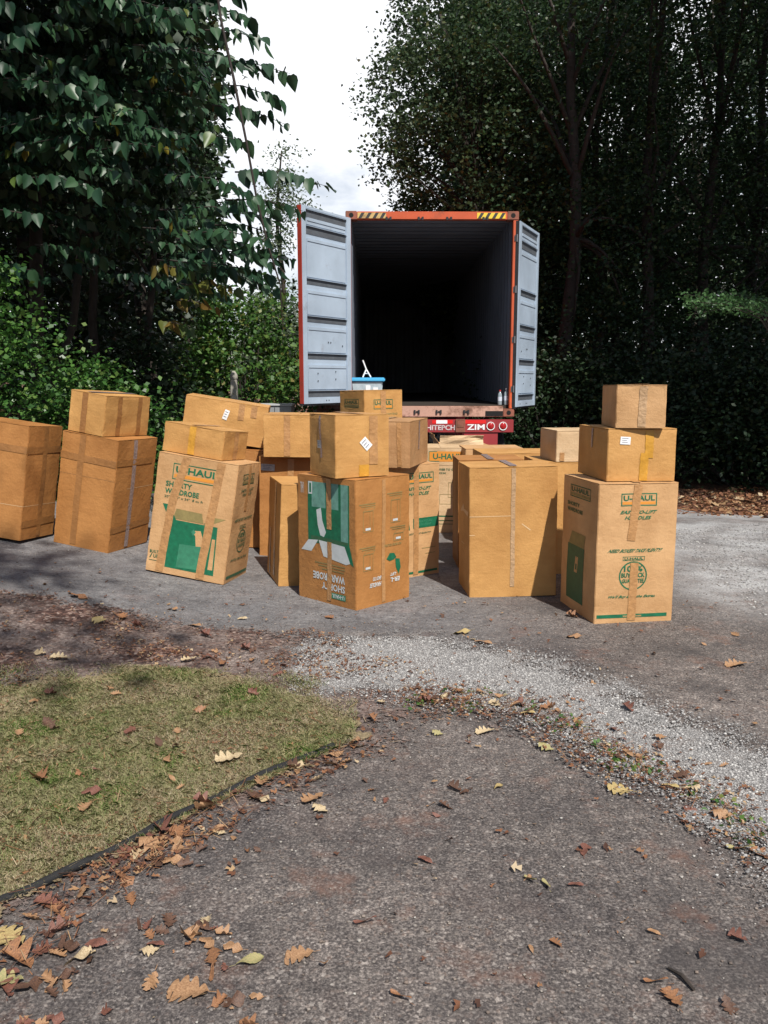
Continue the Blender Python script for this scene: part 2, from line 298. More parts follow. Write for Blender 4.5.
grav = [G(*p) for p in [(300, 650), (360, 640), (420, 638), (475, 652), (545, 664), (605, 690), (655, 715), (705, 735), (800, 768), (960, 850), (960, 1000), (768, 858), (700, 802), (640, 774), (580, 742), (520, 708), (440, 698), (370, 690), (290, 684)]]
sheet('gravel_strip', grav, .010, gmat('gravel'), .05, .3)
dirt = [G(*p) for p in [(-300, 575), (-60, 585), (60, 600), (160, 622), (240, 632), (300, 638), (345, 650), (390, 672), (470, 684), (540, 702), (600, 738), (660, 768), (720, 800), (768, 835), (860, 905), (790, 872), (712, 815), (652, 785), (592, 756), (532, 722), (450, 706), (395, 716), (365, 745), (300, 768), (0, 912), (-300, 1000)]]
sheet('dirt_bed', dirt, .006, gmat('dirt'), .05, .3)
lawn_poly = [G(*p) for p in [(-330, 720), (-120, 700), (0, 690), (60, 680), (130, 668), (200, 672), (262, 690), (330, 708), (356, 728), (346, 744), (300, 765), (250, 788), (200, 813), (150, 838), (100, 863), (50, 890), (3, 908), (-150, 975), (-330, 1060)]]
sheet('lawn', lawn_poly, .014, gmat('lawn'), .04, .25)

# ------------------------------------------------------------------ cartons
FACES = {  # origin corner (viewer's bottom left), u axis, normal in half dims
    'F': lambda w, d, h: (Vector((-w / 2, -d / 2, 0)), Vector((1, 0, 0)), Vector((0, 0, 1)), Vector((0, -1, 0)), w, h),
    'R': lambda w, d, h: (Vector((w / 2, -d / 2, 0)), Vector((0, 1, 0)), Vector((0, 0, 1)), Vector((1, 0, 0)), d, h),
    'L': lambda w, d, h: (Vector((-w / 2, d / 2, 0)), Vector((0, -1, 0)), Vector((0, 0, 1)), Vector((-1, 0, 0)), d, h),
    'B': lambda w, d, h: (Vector((w / 2, d / 2, 0)), Vector((-1, 0, 0)), Vector((0, 0, 1)), Vector((0, 1, 0)), w, h),
    'T': lambda w, d, h: (Vector((-w / 2, -d / 2, h)), Vector((1, 0, 0)), Vector((0, 1, 0)), Vector((0, 0, 1)), w, d)}
_txt = {}
def text_mesh(s, bold):
    k = (s, bold)
    if k in _txt: return _txt[k]
    cu = bpy.data.curves.new('t', 'FONT'); cu.body = s; cu.size = 1; cu.offset = bold; cu.fill_mode = 'FRONT'; cu.resolution_u = 2
    o = bpy.data.objects.new('t', cu); C.objects.link(o); dg = bpy.context.evaluated_depsgraph_get()
    me = bpy.data.meshes.new_from_object(o.evaluated_get(dg)); bpy.data.objects.remove(o); bpy.data.curves.remove(cu)
    V = np.array([v.co[:2] for v in me.vertices]); F = [tuple(p.vertices) for p in me.polygons]; bpy.data.meshes.remove(me)
    mn, mxm = V.min(0), V.max(0); V = (V - mn) / (mxm - mn); _txt[k] = (V, F); return _txt[k]
def rectp(u0, v0, u1, v1): return [(u0, v0), (u1, v0), (u1, v1), (u0, v1)]
class Carton:
    def __init__(s, dims, seed, bulge=.006, seam='y'):
        s.w, s.d, s.h = dims; s.seed = seed; s.b = bulge; s.seam = seam; s.rnd = random.Random(seed)
        s.side = {k: s.rnd.uniform(-.4, 1) * bulge for k in 'FRLB'}
    def disp(s, f, u, v):
        n = noise.noise(Vector((u * 1.7 + s.seed * 3.1, v * 2.1 + ord(f), s.seed))) * .009
        e = (4 * u * (1 - u)) ** .7 * (4 * v * (1 - v)) ** .5 if 0 < u < 1 and 0 < v < 1 else 0
        return (s.side.get(f, 0) + n) * e
    def P(s, f, u, v, off=0):
        o, U, Vv, n, W, H = FACES[f](s.w, s.d, s.h - .004 if f != 'T' else s.h)
        if f == 'T': return o + U * (u * W) + Vv * (v * H) + n * off
        return o + U * (u * W) + Vv * (v * H) + n * (off + s.disp(f, u, v))
def make_carton(name, p, label, card='orange', prints=(), tapes=(), labels=(), seed=1, bulge=.006, seam='y', gap=.003, open_flaps=None, group='moving cartons stacked on the driveway', cat='cardboard box'):
    x, y, z, yaw, roll, pit, w, d, h = p
    root = empty(name, (0, 0, 0), label, cat, group)
    root.matrix_basis = Matrix.Translation((x, y, z)) @ Matrix.Rotation(roll, 4, 'Y') @ Matrix.Rotation(pit, 4, 'X') @ Matrix.Rotation(yaw, 4, 'Z')
    c = Carton((w, d, h), seed, bulge, seam)
    mats = [CB[card]] + PM
    V, F, M = [], [], []
    def grid(f, nu, nv):
        o = len(V)
        for j in range(nv + 1):
            for i in range(nu + 1):
                V.append(c.P(f, i / nu, j / nv))
        for j in range(nv):
            for i in range(nu):
                a = o + j * (nu + 1) + i; F.append((a, a + 1, a + nu + 2, a + nu + 1)); M.append(0)
    H = h - .004
    for f in 'FRLB': grid(f, 16, 16)
    for zz in (0,) + ((H,) if not open_flaps else (.012,)):
        o = len(V); V.extend([Vector((a * w / 2, b * d / 2, zz)) for a, b in ((-1, -1), (1, -1), (1, 1), (-1, 1))]); F.append((o, o + 1, o + 2, o + 3)); M.append(0)
    bm = bmesh.new(); bv = [bm.verts.new(v) for v in V]
    for f, m in zip(F, M):
        q = bm.faces.new([bv[i] for i in f]); q.material_index = m
    bmesh.ops.remove_doubles(bm, verts=bm.verts, dist=.0004)
    bmesh.ops.recalc_face_normals(bm, faces=bm.faces)
    if not open_flaps:
        bmesh.ops.bevel(bm, geom=[e for e in bm.edges if len(e.link_faces) == 2 and e.calc_face_angle(0) > 1.0], offset=.0035, segments=2, affect='EDGES', clamp_overlap=True)
    # rounded scuffed corners and soft edges
    for v in bm.verts:
        k = noise.noise(v.co * 14 + Vector((seed, 0, 0))) * .0032; edge_ = (abs(v.co.x) > w / 2 - .012) + (abs(v.co.y) > d / 2 - .012) + (v.co.z > H - .012)
        v.co += Vector((k, k, 0)) * (1.3 if edge_ >= 2 and v.co.z > .02 else 0)
    def add_print(f, poly2d_list, m, off=.0014, cut=True):
        nf = FACES[f](w, d, h)[3]
        b2 = bmesh.new()
        for VV, FF in poly2d_list:
            vv = [b2.verts.new((q[0], q[1], 0)) for q in VV]
            for ff in FF:
                try: b2.faces.new([vv[i] for i in ff])
                except ValueError: pass
        if cut:
            for ax in (0, 1):
                for k in range(1, 16):
                    no = (1, 0, 0) if ax == 0 else (0, 1, 0); cc = Vector(no) * (k / 16)
                    bmesh.ops.bisect_plane(b2, geom=b2.verts[:] + b2.edges[:] + b2.faces[:], plane_co=cc, plane_no=no, dist=1e-6)
        mp_ = {v.index: None for v in b2.verts}; b2.verts.index_update()
        nv = [bm.verts.new(c.P(f, v.co.x, v.co.y, off)) for v in b2.verts]
        for ff in b2.faces:
            try:
                q = bm.faces.new([nv[v.index] for v in ff.verts]); q.material_index = m; q.normal_update()
                if q.normal.dot(nf) < 0: q.normal_flip()
            except ValueError: pass
        b2.free()
    lay = 0
    for e in prints:
        f, kind, m = e[0], e[1], PI[e[2]]; a = e[3:]; lay += 1; off = .0013 + .00003 * lay + (.0008 if kind == 'text' else 0)
        if kind == 'rect': add_print(f, [(rectp(*a), [(0, 1, 2, 3)])], m, off)
        elif kind == 'poly': add_print(f, [(a[0], [tuple(range(len(a[0])))])], m, off)
        elif kind == 'frame':
            u0, v0, u1, v1, tk = a; W, Hh = FACES[f](w, d, h)[4:6]; tu, tv = tk / W, tk / Hh
            for r_ in ((u0, v0, u1, v0 + tv), (u0, v1 - tv, u1, v1), (u0, v0 + tv, u0 + tu, v1 - tv), (u1 - tu, v0 + tv, u1, v1 - tv)): add_print(f, [(rectp(*r_), [(0, 1, 2, 3)])], m, off, False)
        elif kind == 'ring':
            cu_, cv_, rr, tk = a; W, Hh = FACES[f](w, d, h)[4:6]; n = 28; vv = []; ff = []
            for k in range(n):
                t_ = 2 * math.pi * k / n
                for q in (rr, rr - tk): vv.append((cu_ + q * math.cos(t_) / W, cv_ + q * math.sin(t_) / Hh))
                ff.append((2 * k, (2 * k + 2) % (2 * n), (2 * k + 3) % (2 * n), 2 * k + 1))
            add_print(f, [(vv, ff)], m, off, False)
        elif kind == 'text':
            s_, u0, v0, u1, v1 = a[:5]; opt = a[5] if len(a) > 5 else ''
            VV, FF = text_mesh(s_, .03 if 'b' in opt else .012)
            q = VV.copy()
            if 'i' in opt: q[:, 0] = (q[:, 0] + .06 * q[:, 1]) / 1.06
            if 'f' in opt: q = 1 - q
            q = np.stack([u0 + q[:, 0] * (u1 - u0), v0 + q[:, 1] * (v1 - v0)], 1)
            if 'f' in opt: pass
            add_print(f, [([tuple(t_) for t_ in q], FF)], m, off, False)
    me = bpy.data.meshes.new('carton_body'); bm.to_mesh(me); bm.free()
    body = link('carton_body', me, mats, root)
    # flaps of the lid, two slabs meeting at the seam
    if not open_flaps:
        for s in (-1, 1):
            b3 = MB(); n = 6
            W_, D_ = (w, d) if seam == 'y' else (d, w)
            lift = c.rnd.uniform(.0, .004); skew = c.rnd.uniform(-.002, .002)
            for i in range(n):
                for k in range(n):
                    pass
            def Q(a, bq, zz):
                X = s * (gap / 2 + a * (W_ / 2 - gap / 2)) ; Yy = (bq - .5) * (D_ - .002)
                zt = H + zz + lift * (1 - a) ** 2 * (1 - .8 * (2 * bq - 1) ** 2) * .6 + (noise.noise(Vector((a * 3 + seed, bq * 3, s))) * .0016 + .0012)
                if a >= .999: X = s * (W_ / 2 - .001)
                return Vector((X, Yy, zt)) if seam == 'y' else Vector((Yy, -X, zt))
            top = [[Q(i / n, k / n, .0045) for k in range(n + 1)] for i in range(n + 1)]; bot = [[Q(i / n, k / n, .0005) for k in range(n + 1)] for i in range(n + 1)]
            vs_ = [q for r_ in top for q in r_] + [q for r_ in bot for q in r_]; o2 = (n + 1) ** 2; fs = []
            idx = lambda i, k: i * (n + 1) + k
            for i in range(n):
                for k in range(n):
                    fs.append((idx(i, k), idx(i + 1, k), idx(i + 1, k + 1), idx(i, k + 1))); fs.append(tuple(t_ + o2 for t_ in (idx(i, k), idx(i, k + 1), idx(i + 1, k + 1), idx(i + 1, k))))
            for k in range(n):
                for i in (0, n): fs.append((idx(i, k), idx(i, k + 1), idx(i, k + 1) + o2, idx(i, k) + o2))
                for j in (0, n): fs.append((idx(k, j), idx(k + 1, j), idx(k + 1, j) + o2, idx(k, j) + o2))
            b3.add(vs_, fs); b3.build('flap', CB[card], root)
    else:
        for f, ln, ang, cc in open_flaps:
            o, U, Vv, n_, Wf, Hf = FACES[f](w, d, h); b3 = MB(); n = 6
            pts = []
            for j in range(n + 1):
                t_ = j / n; a_ = ang * (.55 + .45 * t_)
                for i in range(n + 1):
                    uu = i / n; curl = noise.noise(Vector((uu * 2.2 + seed, t_ * 2, ord(f)))) * .07 * t_
                    pts.append(o + U * (uu * Wf) + Vector((0, 0, H)) + (n_ * math.sin(a_) + Vector((0, 0, 1)) * math.cos(a_)) * (ln * t_) + n_ * curl)
            fs = [(j * (n + 1) + i, j * (n + 1) + i + 1, (j + 1) * (n + 1) + i + 1, (j + 1) * (n + 1) + i) for j in range(n) for i in range(n)]
            fo = MB().add(pts, fs).build('flap', CB[cc], root)
            so_ = fo.modifiers.new('solid', 'SOLIDIFY'); so_.thickness = .004
    # tape strips: (material, [(face, u, v), ...], width)
    for tp in tapes:
        tm, path, wd = tp; pts = []
        for (f0, u0, v0), (f1, u1, v1) in zip(path[:-1], path[1:]):
            if f0 != f1: continue
            n = 10
            for k in range(n + 1):
                t_ = k / n; u_, v_ = u0 + (u1 - u0) * t_, v0 + (v1 - v0) * t_
                W_, Hh = FACES[f0](w, d, h)[4:6]
                du, dv = (u1 - u0) * W_, (v1 - v0) * Hh; ll = math.hypot(du, dv); px_, py_ = -dv / ll, du / ll
                row = []
                wob = .0015 * math.sin(k * 1.9 + seed)
                for q in (-1, 0, 1):
                    uu = u_ + (px_ * q * wd / 2 + wob) / W_; v2 = v_ + (py_ * q * wd / 2) / Hh
                    off = .0033 if f0 != 'T' else .0075
                    row.append(c.P(f0, min(max(uu, -.004), 1.004), min(max(v2, .002), 1.0), off))
                pts.append(row)
        vs_ = [q for r_ in pts for q in r_]; fs = []
        for i in range(len(pts) - 1):
            if (pts[i][1] - pts[i + 1][1]).length > .2: continue
            for k in range(2): fs.append((3 * i + k, 3 * i + k + 1, 3 * i + k + 4, 3 * i + k + 3))
        to = MB().add(vs_, fs).build('tape', TAPE[tm], root)
        so_ = to.modifiers.new('solid', 'SOLIDIFY'); so_.thickness = .0005; so_.offset = 0
    for lb in labels:   # (face, u, v, w, h, rot, grey)
        f, u0, v0, lw, lh, rot = lb[:6]; W_, Hh = FACES[f](w, d, h)[4:6]; cr_, sr_ = math.cos(rot), math.sin(rot)
        def LP(a, b_, off): return c.P(f, u0 + (a * cr_ - b_ * sr_) / W_, v0 + (a * sr_ + b_ * cr_) / Hh, off)
        b4 = MB(); n = 3; vs_ = [LP(-lw / 2 + lw * i / n, -lh / 2 + lh * j / n, .0042) for j in range(n + 1) for i in range(n + 1)]
        b4.add(vs_, [(j * 4 + i, j * 4 + i + 1, j * 4 + i + 5, j * 4 + i + 4) for j in range(n) for i in range(n)])
        for k in range(3):
            y0_ = lh * (.28 - .25 * k); ln = lw * (.36, .28, .33)[k]
            b4.add([LP(-lw * .36, y0_ - lh * .03, .0048), LP(-lw * .36 + ln * 1.8, y0_ - lh * .03, .0048), LP(-lw * .36 + ln * 1.8, y0_ + lh * .04, .0048), LP(-lw * .36, y0_ + lh * .04, .0048)], [(0, 1, 2, 3)], 1)
        b4.build('paper_label', [GREYLAB if len(lb) > 6 else PAPER, INK], root)
    return root
def logo(f, u0, v0, u1, v1, m='green', text='U-HAUL', tk=.006, band=True):
    du, dv = u1 - u0, v1 - v0
    r_ = [(f, 'frame', m, u0, v0, u1, v1, tk)]
    if band: r_.append((f, 'rect', 'orange' if m != 'dgreen' else 'olive', u0 + du * .04, v0 + dv * .14, u1 - du * .04, v0 + dv * .34))  # dark green logos get a dim olive band: side-face shade put into the print
    r_.append((f, 'text', m, text, u0 + du * .06, v0 + dv * .42, u1 - du * .06, v0 + dv * .84, 'b'))
    return r_
def badge(f, u, v, r_, m='green'):
    return [(f, 'ring', m, u, v, r_, .008), (f, 'text', m, '100%', u - .12, v + .03, u + .12, v + .075, 'b'), (f, 'text', m, 'BUY-BACK', u - .15, v - .012, u + .15, v + .022, 'b'),
            (f, 'text', m, 'GUARANTEE', u - .14, v - .052, u + .14, v - .022, 'b'), (f, 'frame', m, u - .14, v + .11, u + .14, v + .14, .003), (f, 'text', m, 'U-HAUL', u - .12, v + .116, u + .12, v + .133, 'b')]
T = lambda f, u, a, b: [(f, u, a), (f, u, b)]
BX = dict(
A=[-2.872, 6.206, .280, -.181, .137, -.039, .513, .429, .841], B=[-2.219, 6.402, .166, -.25, .151, .009, .467, .56, .852],
B2=[-2.121, 6.409, 1.021, -.333, .151, .009, .313, .546, .3], D=[-1.358, 5.886, .047, -.189, .153, -.026, .585, .453, .839],
D2=[-1.288, 5.946, .891, -.271, .153, -.026, .462, .382, .203], F=[-.2, 5.401, -.012, -.773, -.001, -.003, .55, .491, .824],
F2=[-.225, 5.331, .820, .523, -.001, -.003, .38, .369, .387], M=[.846, 5.615, -.012, .067, -.015, -.012, .585, .452, .869],
R=[1.438, 5.044, -.007, .156, .001, -.008, .49, .547, .833], R2=[1.484, 5.111, .832, .079, .001, -.008, .41, .544, .305],
R3=[1.503, 5.054, 1.144, -.093, .001, -.008, .282, .486, .245], K=[.009, 6.06, .818, -.279, -.004, .004, .51, .553, .319],
N=[.064, 6.195, -.02, -.954, -.004, .004, .512, .5, .832], J=[-.596, 5.951, -.015, .304, .05, 0, .449, .469, .719],
H=[-.689, 6.837, .812, .018, .012, 0, .548, .455, .335], HU=[-.767, 6.964, -.03, -.016, .02, .002, .515, .511, .834],
GU=[-1.315, 7.227, .018, -.051, .06, .001, .524, .505, .829], G=[-1.385, 7.23, .905, .098, .16, -.001, .689, .436, .347],
L=[-.12, 7.981, .914, .6, -.017, -.007, .429, .428, .41], LU=[-.12, 7.98, -.045, .6, -.01, 0, .46, .46, .952],
Q=[.537, 8.173, -.04, -.022, .01, .001, .505, .508, .82], U=[.822, 6.52, -.03, .012, -.01, -.006, .5, .45, .848],
T=[1.368, 6.347, -.022, .026, .008, .001, .504, .515, .842], S=[1.456, 6.296, .826, .139, .004, 0, .439, .368, .227],
W1=[1.12, 7.22, -.035, .05, 0, 0, .62, .5, .845], W2=[1.72, 7.5, -.035, -.08, 0, 0, .5, .5, .85], W3=[1.02, 7.9, -.04, .03, 0, 0, .55, .5, .83], OC=[.80, 8.95, -.10, .08, 0, 0, .46, .42, .80])
K_ = 'wardrobe_box'; S_ = 'moving_box'
make_carton(K_, BX['A'], 'tall unprinted brown carton at the far left end of the row', 'orange', seed=11, seam='y', bulge=.012,
    prints=[('F', 'rect', 'crease', 0, .30, 1, .303), ('R', 'rect', 'crease', 0, .30, 1, .303), ('F', 'rect', 'dcrease', 0, .78, 1, .783)],
    tapes=[('dark', T('R', .5, .999, .02), .05), ('dark', [('F', 0, .80), ('F', 1, .79)], .05), ('dark', [('R', 0, .79), ('R', 1, .80)], .05), ('dark', [('R', 0, .14), ('R', 1, .15)], .05)])
make_carton(K_, BX['B'], 'tall unprinted leaning carton between the leftmost carton and the green printed one', 'orange', seed=12, bulge=.012,
    prints=[('R', 'rect', 'crease', .3, .56, 1, .563), ('F', 'rect', 'dcrease', 0, .64, 1, .642)],
    tapes=[('dark', [('F', 0, .80), ('F', 1, .79)], .05), ('grey', T('R', .42, .999, .02), .05), ('dark', [('R', 0, .80), ('R', .9, .80)], .048), ('dark', [('R', 0, .2), ('R', 1, .22)], .05), ('dark', [('F', .38, .999), ('F', .36, .02)], .05)])
make_carton(S_, BX['B2'], 'small carton with dark tape stripes on top of the leaning unprinted carton at left', 'gold', seed=13,
    tapes=[('dark', T('F', .42, .999, .01), .05), ('dark', T('R', .3, .999, .01), .05), ('dark', T('R', .75, .999, .01), .05), ('grey', [('T', .5, .01), ('T', .5, .99)], .05)])
dp = logo('F', .20, .80, .80, .935) + [('F', 'text', 'green', 'SHORTY', .13, .735, .46, .78, 'b'), ('F', 'text', 'green', 'WARDROBE', .13, .675, .56, .72, 'b'), ('F', 'text', 'dgreen', '20" x 20" x 34"  8 cu ft', .13, .64, .62, .66)]
dp += [('F', 'poly', 'olive', [(.27, .475), (.30, .56), (.63, .555), (.66, .475)]), ('F', 'poly', 'olive', [(.70, .46), (.93, .54), (.78, .54), (.66, .475)]),
       ('F', 'poly', 'green', [(.12, .585), (.19, .585), (.31, .47), (.25, .42)]), ('F', 'poly', 'green', [(.25, .465), (.84, .465), (.86, .055), (.235, .055)]),
       ('F', 'poly', 'lgreen', [(.39, .27), (.66, .28), (.66, .08), (.38, .07)]), ('F', 'poly', 'card', [(.60, .275), (.58, .36), (.55, .38), (.57, .405), (.64, .41), (.67, .36), (.68, .28)]), ('F', 'poly', 'lgreen', [(.55, .36), (.52, .39), (.55, .415), (.58, .39)]),
       ('F', 'poly', 'card', [(.78, .10), (.84, .10), (.83, .36), (.79, .36)]),
       ('F', 'text', 'dgreen', 'BUILT', .03, .155, .14, .18, 'b'), ('F', 'text', 'dgreen', 'UP', .08, .115, .15, .145, 'b'), ('F', 'poly', 'dgreen', [(.03, .11), (.055, .15), (.065, .15), (.045, .11)]), ('F', 'rect', 'dgreen', .03, .09, .15, .095)]
dp += logo('R', .25, .83, .75, .92, 'dgreen') + [('R', 'text', 'dgreen', 'EASY-TO-LIFT', .22, .77, .78, .795, 'bi'), ('R', 'text', 'dgreen', 'HANDLES', .3, .735, .7, .76, 'bi'), ('R', 'text', 'dgreen', 'NEED BOXES? TAKE PLENTY!', .1, .52, .9, .545, 'bi')]
dp += badge('R', .5, .34, .085, 'dgreen') + [('R', 'text', 'dgreen', "We'll Buy Back the Extras.", .12, .175, .88, .2, 'bi'), ('R', 'rect', 'dgreen', .06, .035, .96, .06)]
make_carton(K_, BX['D'], 'leaning shorty wardrobe carton with a solid green open box picture on its front', 'tan', dp, seed=14, bulge=.006,
    tapes=[('brown', [('F', .36, .995), ('F', .24, .62), ('F', .17, .01)], .058), ('brown', [('F', .79, .995), ('F', .69, .01)], .06), ('brown', [('R', .52, .99), ('R', .5, .6)], .045)])
make_carton(S_, BX['D2'], 'flat unprinted carton lying on the leaning green printed wardrobe carton', 'gold', seed=15, bulge=.004,
    tapes=[('gold', T('F', .48, .995, .02), .05), ('brown', T('R', .5, .995, .02), .06), ('brown', [('T', .48, .01), ('T', .48, .99)], .05)])
fp = [('F', 'rect', 'green', .19, .48, .90, .96), ('F', 'rect', 'teal', .26, .76, .50, .96), ('F', 'rect', 'teal', .60, .76, .72, .96), ('F', 'rect', 'teal', .76, .50, .88, .96),
      ('F', 'poly', 'white', [(.34, .74), (.42, .76), (.44, .66), (.50, .57), (.46, .53), (.40, .54), (.36, .62)]), ('F', 'poly', 'dgreen', [(.24, .50), (.30, .47), (.88, .50), (.88, .52), (.24, .53)]),
      ('F', 'poly', 'white', [(.06, .40), (.19, .49), (.36, .50), (.24, .40)]), ('F', 'poly', 'white', [(.37, .50), (.82, .485), (.91, .36), (.84, .345), (.45, .375)]), ('F', 'poly', 'green', [(.82, .485), (.90, .50), (.97, .34), (.91, .36)]),
      ('F', 'text', 'white', 'U-HAUL', .06, .86, .12, .95, 'f'), ('F', 'frame', 'white', .20, .86, .27, .96, .01), ('F', 'rect', 'olive', .30, .315, .54, .323), ('F', 'rect', 'olive', .58, .315, .82, .323), ('F', 'rect', 'olive', .36, .295, .54, .303), ('F', 'rect', 'olive', .58, .293, .82, .301),
      ('F', 'rect', 'olive', .58, .27, .80, .278), ('F', 'rect', 'olive', .42, .27, .52, .278),
      ('F', 'text', 'white', 'WARDROBE', .27, .185, .82, .245, 'bf'), ('F', 'text', 'white', 'SHORTY', .42, .115, .82, .17, 'bf'), ('F', 'rect', 'lgreen', .58, .055, .83, .10), ('F', 'text', 'white', 'U-HAUL', .60, .062, .81, .093, 'bf')]
for (u, v, hh) in ((.22, .68, .16), (.72, .73, .18), (.22, .36, .13), (.78, .52, .06)):
    fp += [('R', 'frame', 'olive', u - .09, v - hh / 2, u + .09, v + hh / 2, .003), ('R', 'poly', 'olive', [(u - .09, v + hh / 2), (u - .04, v + hh / 2 + .025), (u + .13, v + hh / 2 + .025), (u + .09, v + hh / 2)][:4]), ('R', 'rect', 'olive', u + .03, v - hh / 2, u + .035, v + hh / 2),
           ('R', 'poly', 'card', [(u - .08, v + hh / 2 + .002), (u - .035, v + hh / 2 + .021), (u + .115, v + hh / 2 + .021), (u + .085, v + hh / 2 + .002)]),
           ('R', 'rect', 'white', u - .05, v - hh / 2 + .012, u + .04, v - hh / 2 + .03), ('R', 'rect', 'olive', u - .16, v + hh / 2 + .05, u + .13, v + hh / 2 + .057), ('R', 'rect', 'olive', u - .12, v + hh / 2 + .035, u + .13, v + hh / 2 + .041)]
fp += [('R', 'poly', 'green', [(.56, .355), (.62, .40), (.70, .395), (.74, .36), (.70, .345), (.62, .335)]), ('R', 'poly', 'green', [(.72, .35), (.80, .34), (.82, .27), (.78, .22), (.73, .28)]),
       ('R', 'text', 'white', 'EASY-TO', .30, .205, .46, .235, 'bif'), ('R', 'text', 'white', 'HANDLES', .24, .155, .46, .19, 'bif'), ('R', 'text', 'white', '-LIFT', .62, .215, .74, .24, 'bif'), ('R', 'text', 'white', 'ER-L', .62, .165, .80, .2, 'bif'),
       ('R', 'text', 'olive', 'NO MORE FOLDING', .5, .455, .84, .475, 'bif')]
make_carton(K_, BX['F'], 'upside-down wardrobe carton showing a teal picture with white flaps and inverted lettering', 'orange', fp, seed=16, bulge=.005,
    tapes=[('brown', [('F', .56, .995), ('F', .56, .60)], .045), ('brown', [('F', .56, .50), ('F', .55, .03)], .04), ('brown', [('R', .50, .99), ('R', .50, .02)], .03)])
make_carton(S_, BX['F2'], 'cube shaped carton with a crooked white label on top of the upside-down wardrobe carton', 'gold', seed=17, bulge=.004,
    tapes=[('brown', [('F', .70, .99), ('F', .70, .2)], .06), ('gold', [('F', .52, .2), ('F', .52, .01)], .07), ('grey', [('L', .45, .99), ('L', .5, .3)], .025), ('brown', [('T', .5, .02), ('T', .5, .98)], .05)],
    labels=[('F', .56, .54, .055, .075, .75), ('L', .42, .52, .05, .05, 0, 1)])
make_carton(K_, BX['M'], 'wide tall unprinted carton with a scored waist line standing in the middle front', 'gold', seed=18, bulge=.004,
    prints=[('F', 'rect', 'crease', 0, .628, .5, .632), ('L', 'poly', 'crease', [(.2, .62), (.5, .70), (.55, .66), (.9, .66), (.85, .62), (.5, .64)]), ('F', 'poly', 'crease', [(.6, .57), (.7, .52), (.69, .515), (.595, .565)]), ('F', 'rect', 'crease', 0, .485, .06, .489), ('L', 'rect', 'crease', .3, .38, .6, .385)],
    tapes=[('grey', [('T', .52, .99), ('T', .5, .01)], .05), ('clear', [('F', .5, .995), ('F', .49, .08)], .028)])
rp = logo('F', .28, .845, .73, .935) + [('F', 'text', 'green', 'EASY-TO-LIFT', .27, .79, .74, .815, 'bi'), ('F', 'text', 'green', 'HANDLES', .33, .75, .67, .775, 'bi'), ('F', 'text', 'green', 'NEED BOXES? TAKE PLENTY!', .13, .515, .84, .54, 'bi')]
rp += badge('F', .47, .345, .088) + [('F', 'text', 'green', "We'll Buy Back the Extras.", .14, .18, .79, .205, 'bi'), ('F', 'rect', 'green', .03, .04, .93, .065), ('F', 'text', 'card', 'www.uhaul.com', .36, .044, .60, .061, 'b')]
rp += logo('L', .22, .86, .80, .95, 'dgreen') + [('L', 'text', 'dgreen', 'SHORTY', .15, .79, .5, .82, 'b'), ('L', 'text', 'dgreen', 'WARDROBE', .15, .745, .6, .775, 'b'), ('L', 'rect', 'dgreen', .2, .08, .68, .50), ('L', 'poly', 'card', [(.42, .30), (.44, .42), (.52, .42), (.5, .3)]), ('L', 'poly', 'olive', [(.22, .50), (.3, .6), (.7, .6), (.66, .50)])]
make_carton(K_, BX['R'], 'tall wardrobe carton with a round green badge on its front at the right end', 'tan', rp, seed=19, bulge=.005,
    tapes=[('brown', [('F', .49, .995), ('F', .42, .60)], .05), ('brown', [('F', .48, .44), ('F', .47, .02)], .05), ('brown', [('T', .49, .02), ('T', .5, .9)], .05)])
make_carton(S_, BX['R2'], 'middle carton of the right-hand stack with golden tape and a small white label', 'gold', seed=20, bulge=.004,
    tapes=[('gold', [('F', .60, .99), ('F', .60, .45)], .05), ('gold', [('F', .54, .55), ('F', .53, .01)], .05), ('brown', [('T', .6, .02), ('T', .6, .98)], .05), ('grey', [('L', .5, .99), ('L', .5, .6)], .03)],
    labels=[('F', .25, .79, .06, .045, -.05)])
make_carton(S_, BX['R3'], 'smallest carton at the very top of the right-hand stack with clear tape', 'tan', seed=21, bulge=.003,
    tapes=[('clear', [('F', .54, .99), ('F', .52, .03)], .045), ('clear', [('T', .54, .02), ('T', .6, .98)], .06)])
make_carton(S_, BX['K'], 'dented carton overhanging just right of the cube carton with the crooked label', 'kraft', seed=22, bulge=.01,
    tapes=[('brown', [('F', .85, .99), ('F', .86, .02)], .03), ('grey', [('R', .5, .99), ('R', .48, .35)], .025), ('clear', [('T', .5, .02), ('T', .5, .98)], .06)])
npz = logo('R', .40, .84, .88, .935) + [('R', 'text', 'green', 'EASY-TO-LIFT', .36, .78, .84, .81, 'bi'), ('R', 'text', 'green', 'HANDLES', .42, .735, .8, .765, 'bi'), ('R', 'rect', 'green', .50, .44, .97, .53), ('R', 'poly', 'green', [(.36, .44), (.44, .43), (.42, .52)]),
      ('R', 'text', 'lgreen', 'RECYCLED', .60, .49, .86, .51, 'b'), ('R', 'text', 'lgreen', 'CONTENT', .60, .46, .84, .48, 'b'), ('R', 'text', 'dgreen', 'NEED BOXES? TAKE PLENTY!', .2, .385, .84, .40, 'i'), ('R', 'rect', 'green', .05, .03, .96, .05), ('R', 'rect', 'olive', .72, .2, .92, .205), ('R', 'rect', 'olive', .66, .25, .92, .256)]
make_carton(K_, BX['N'], 'wardrobe carton with a green band behind the upside-down wardrobe carton', 'tan', npz, seed=23, bulge=.005, tapes=[('brown', [('R', .56, .99), ('R', .55, .02)], .045)])
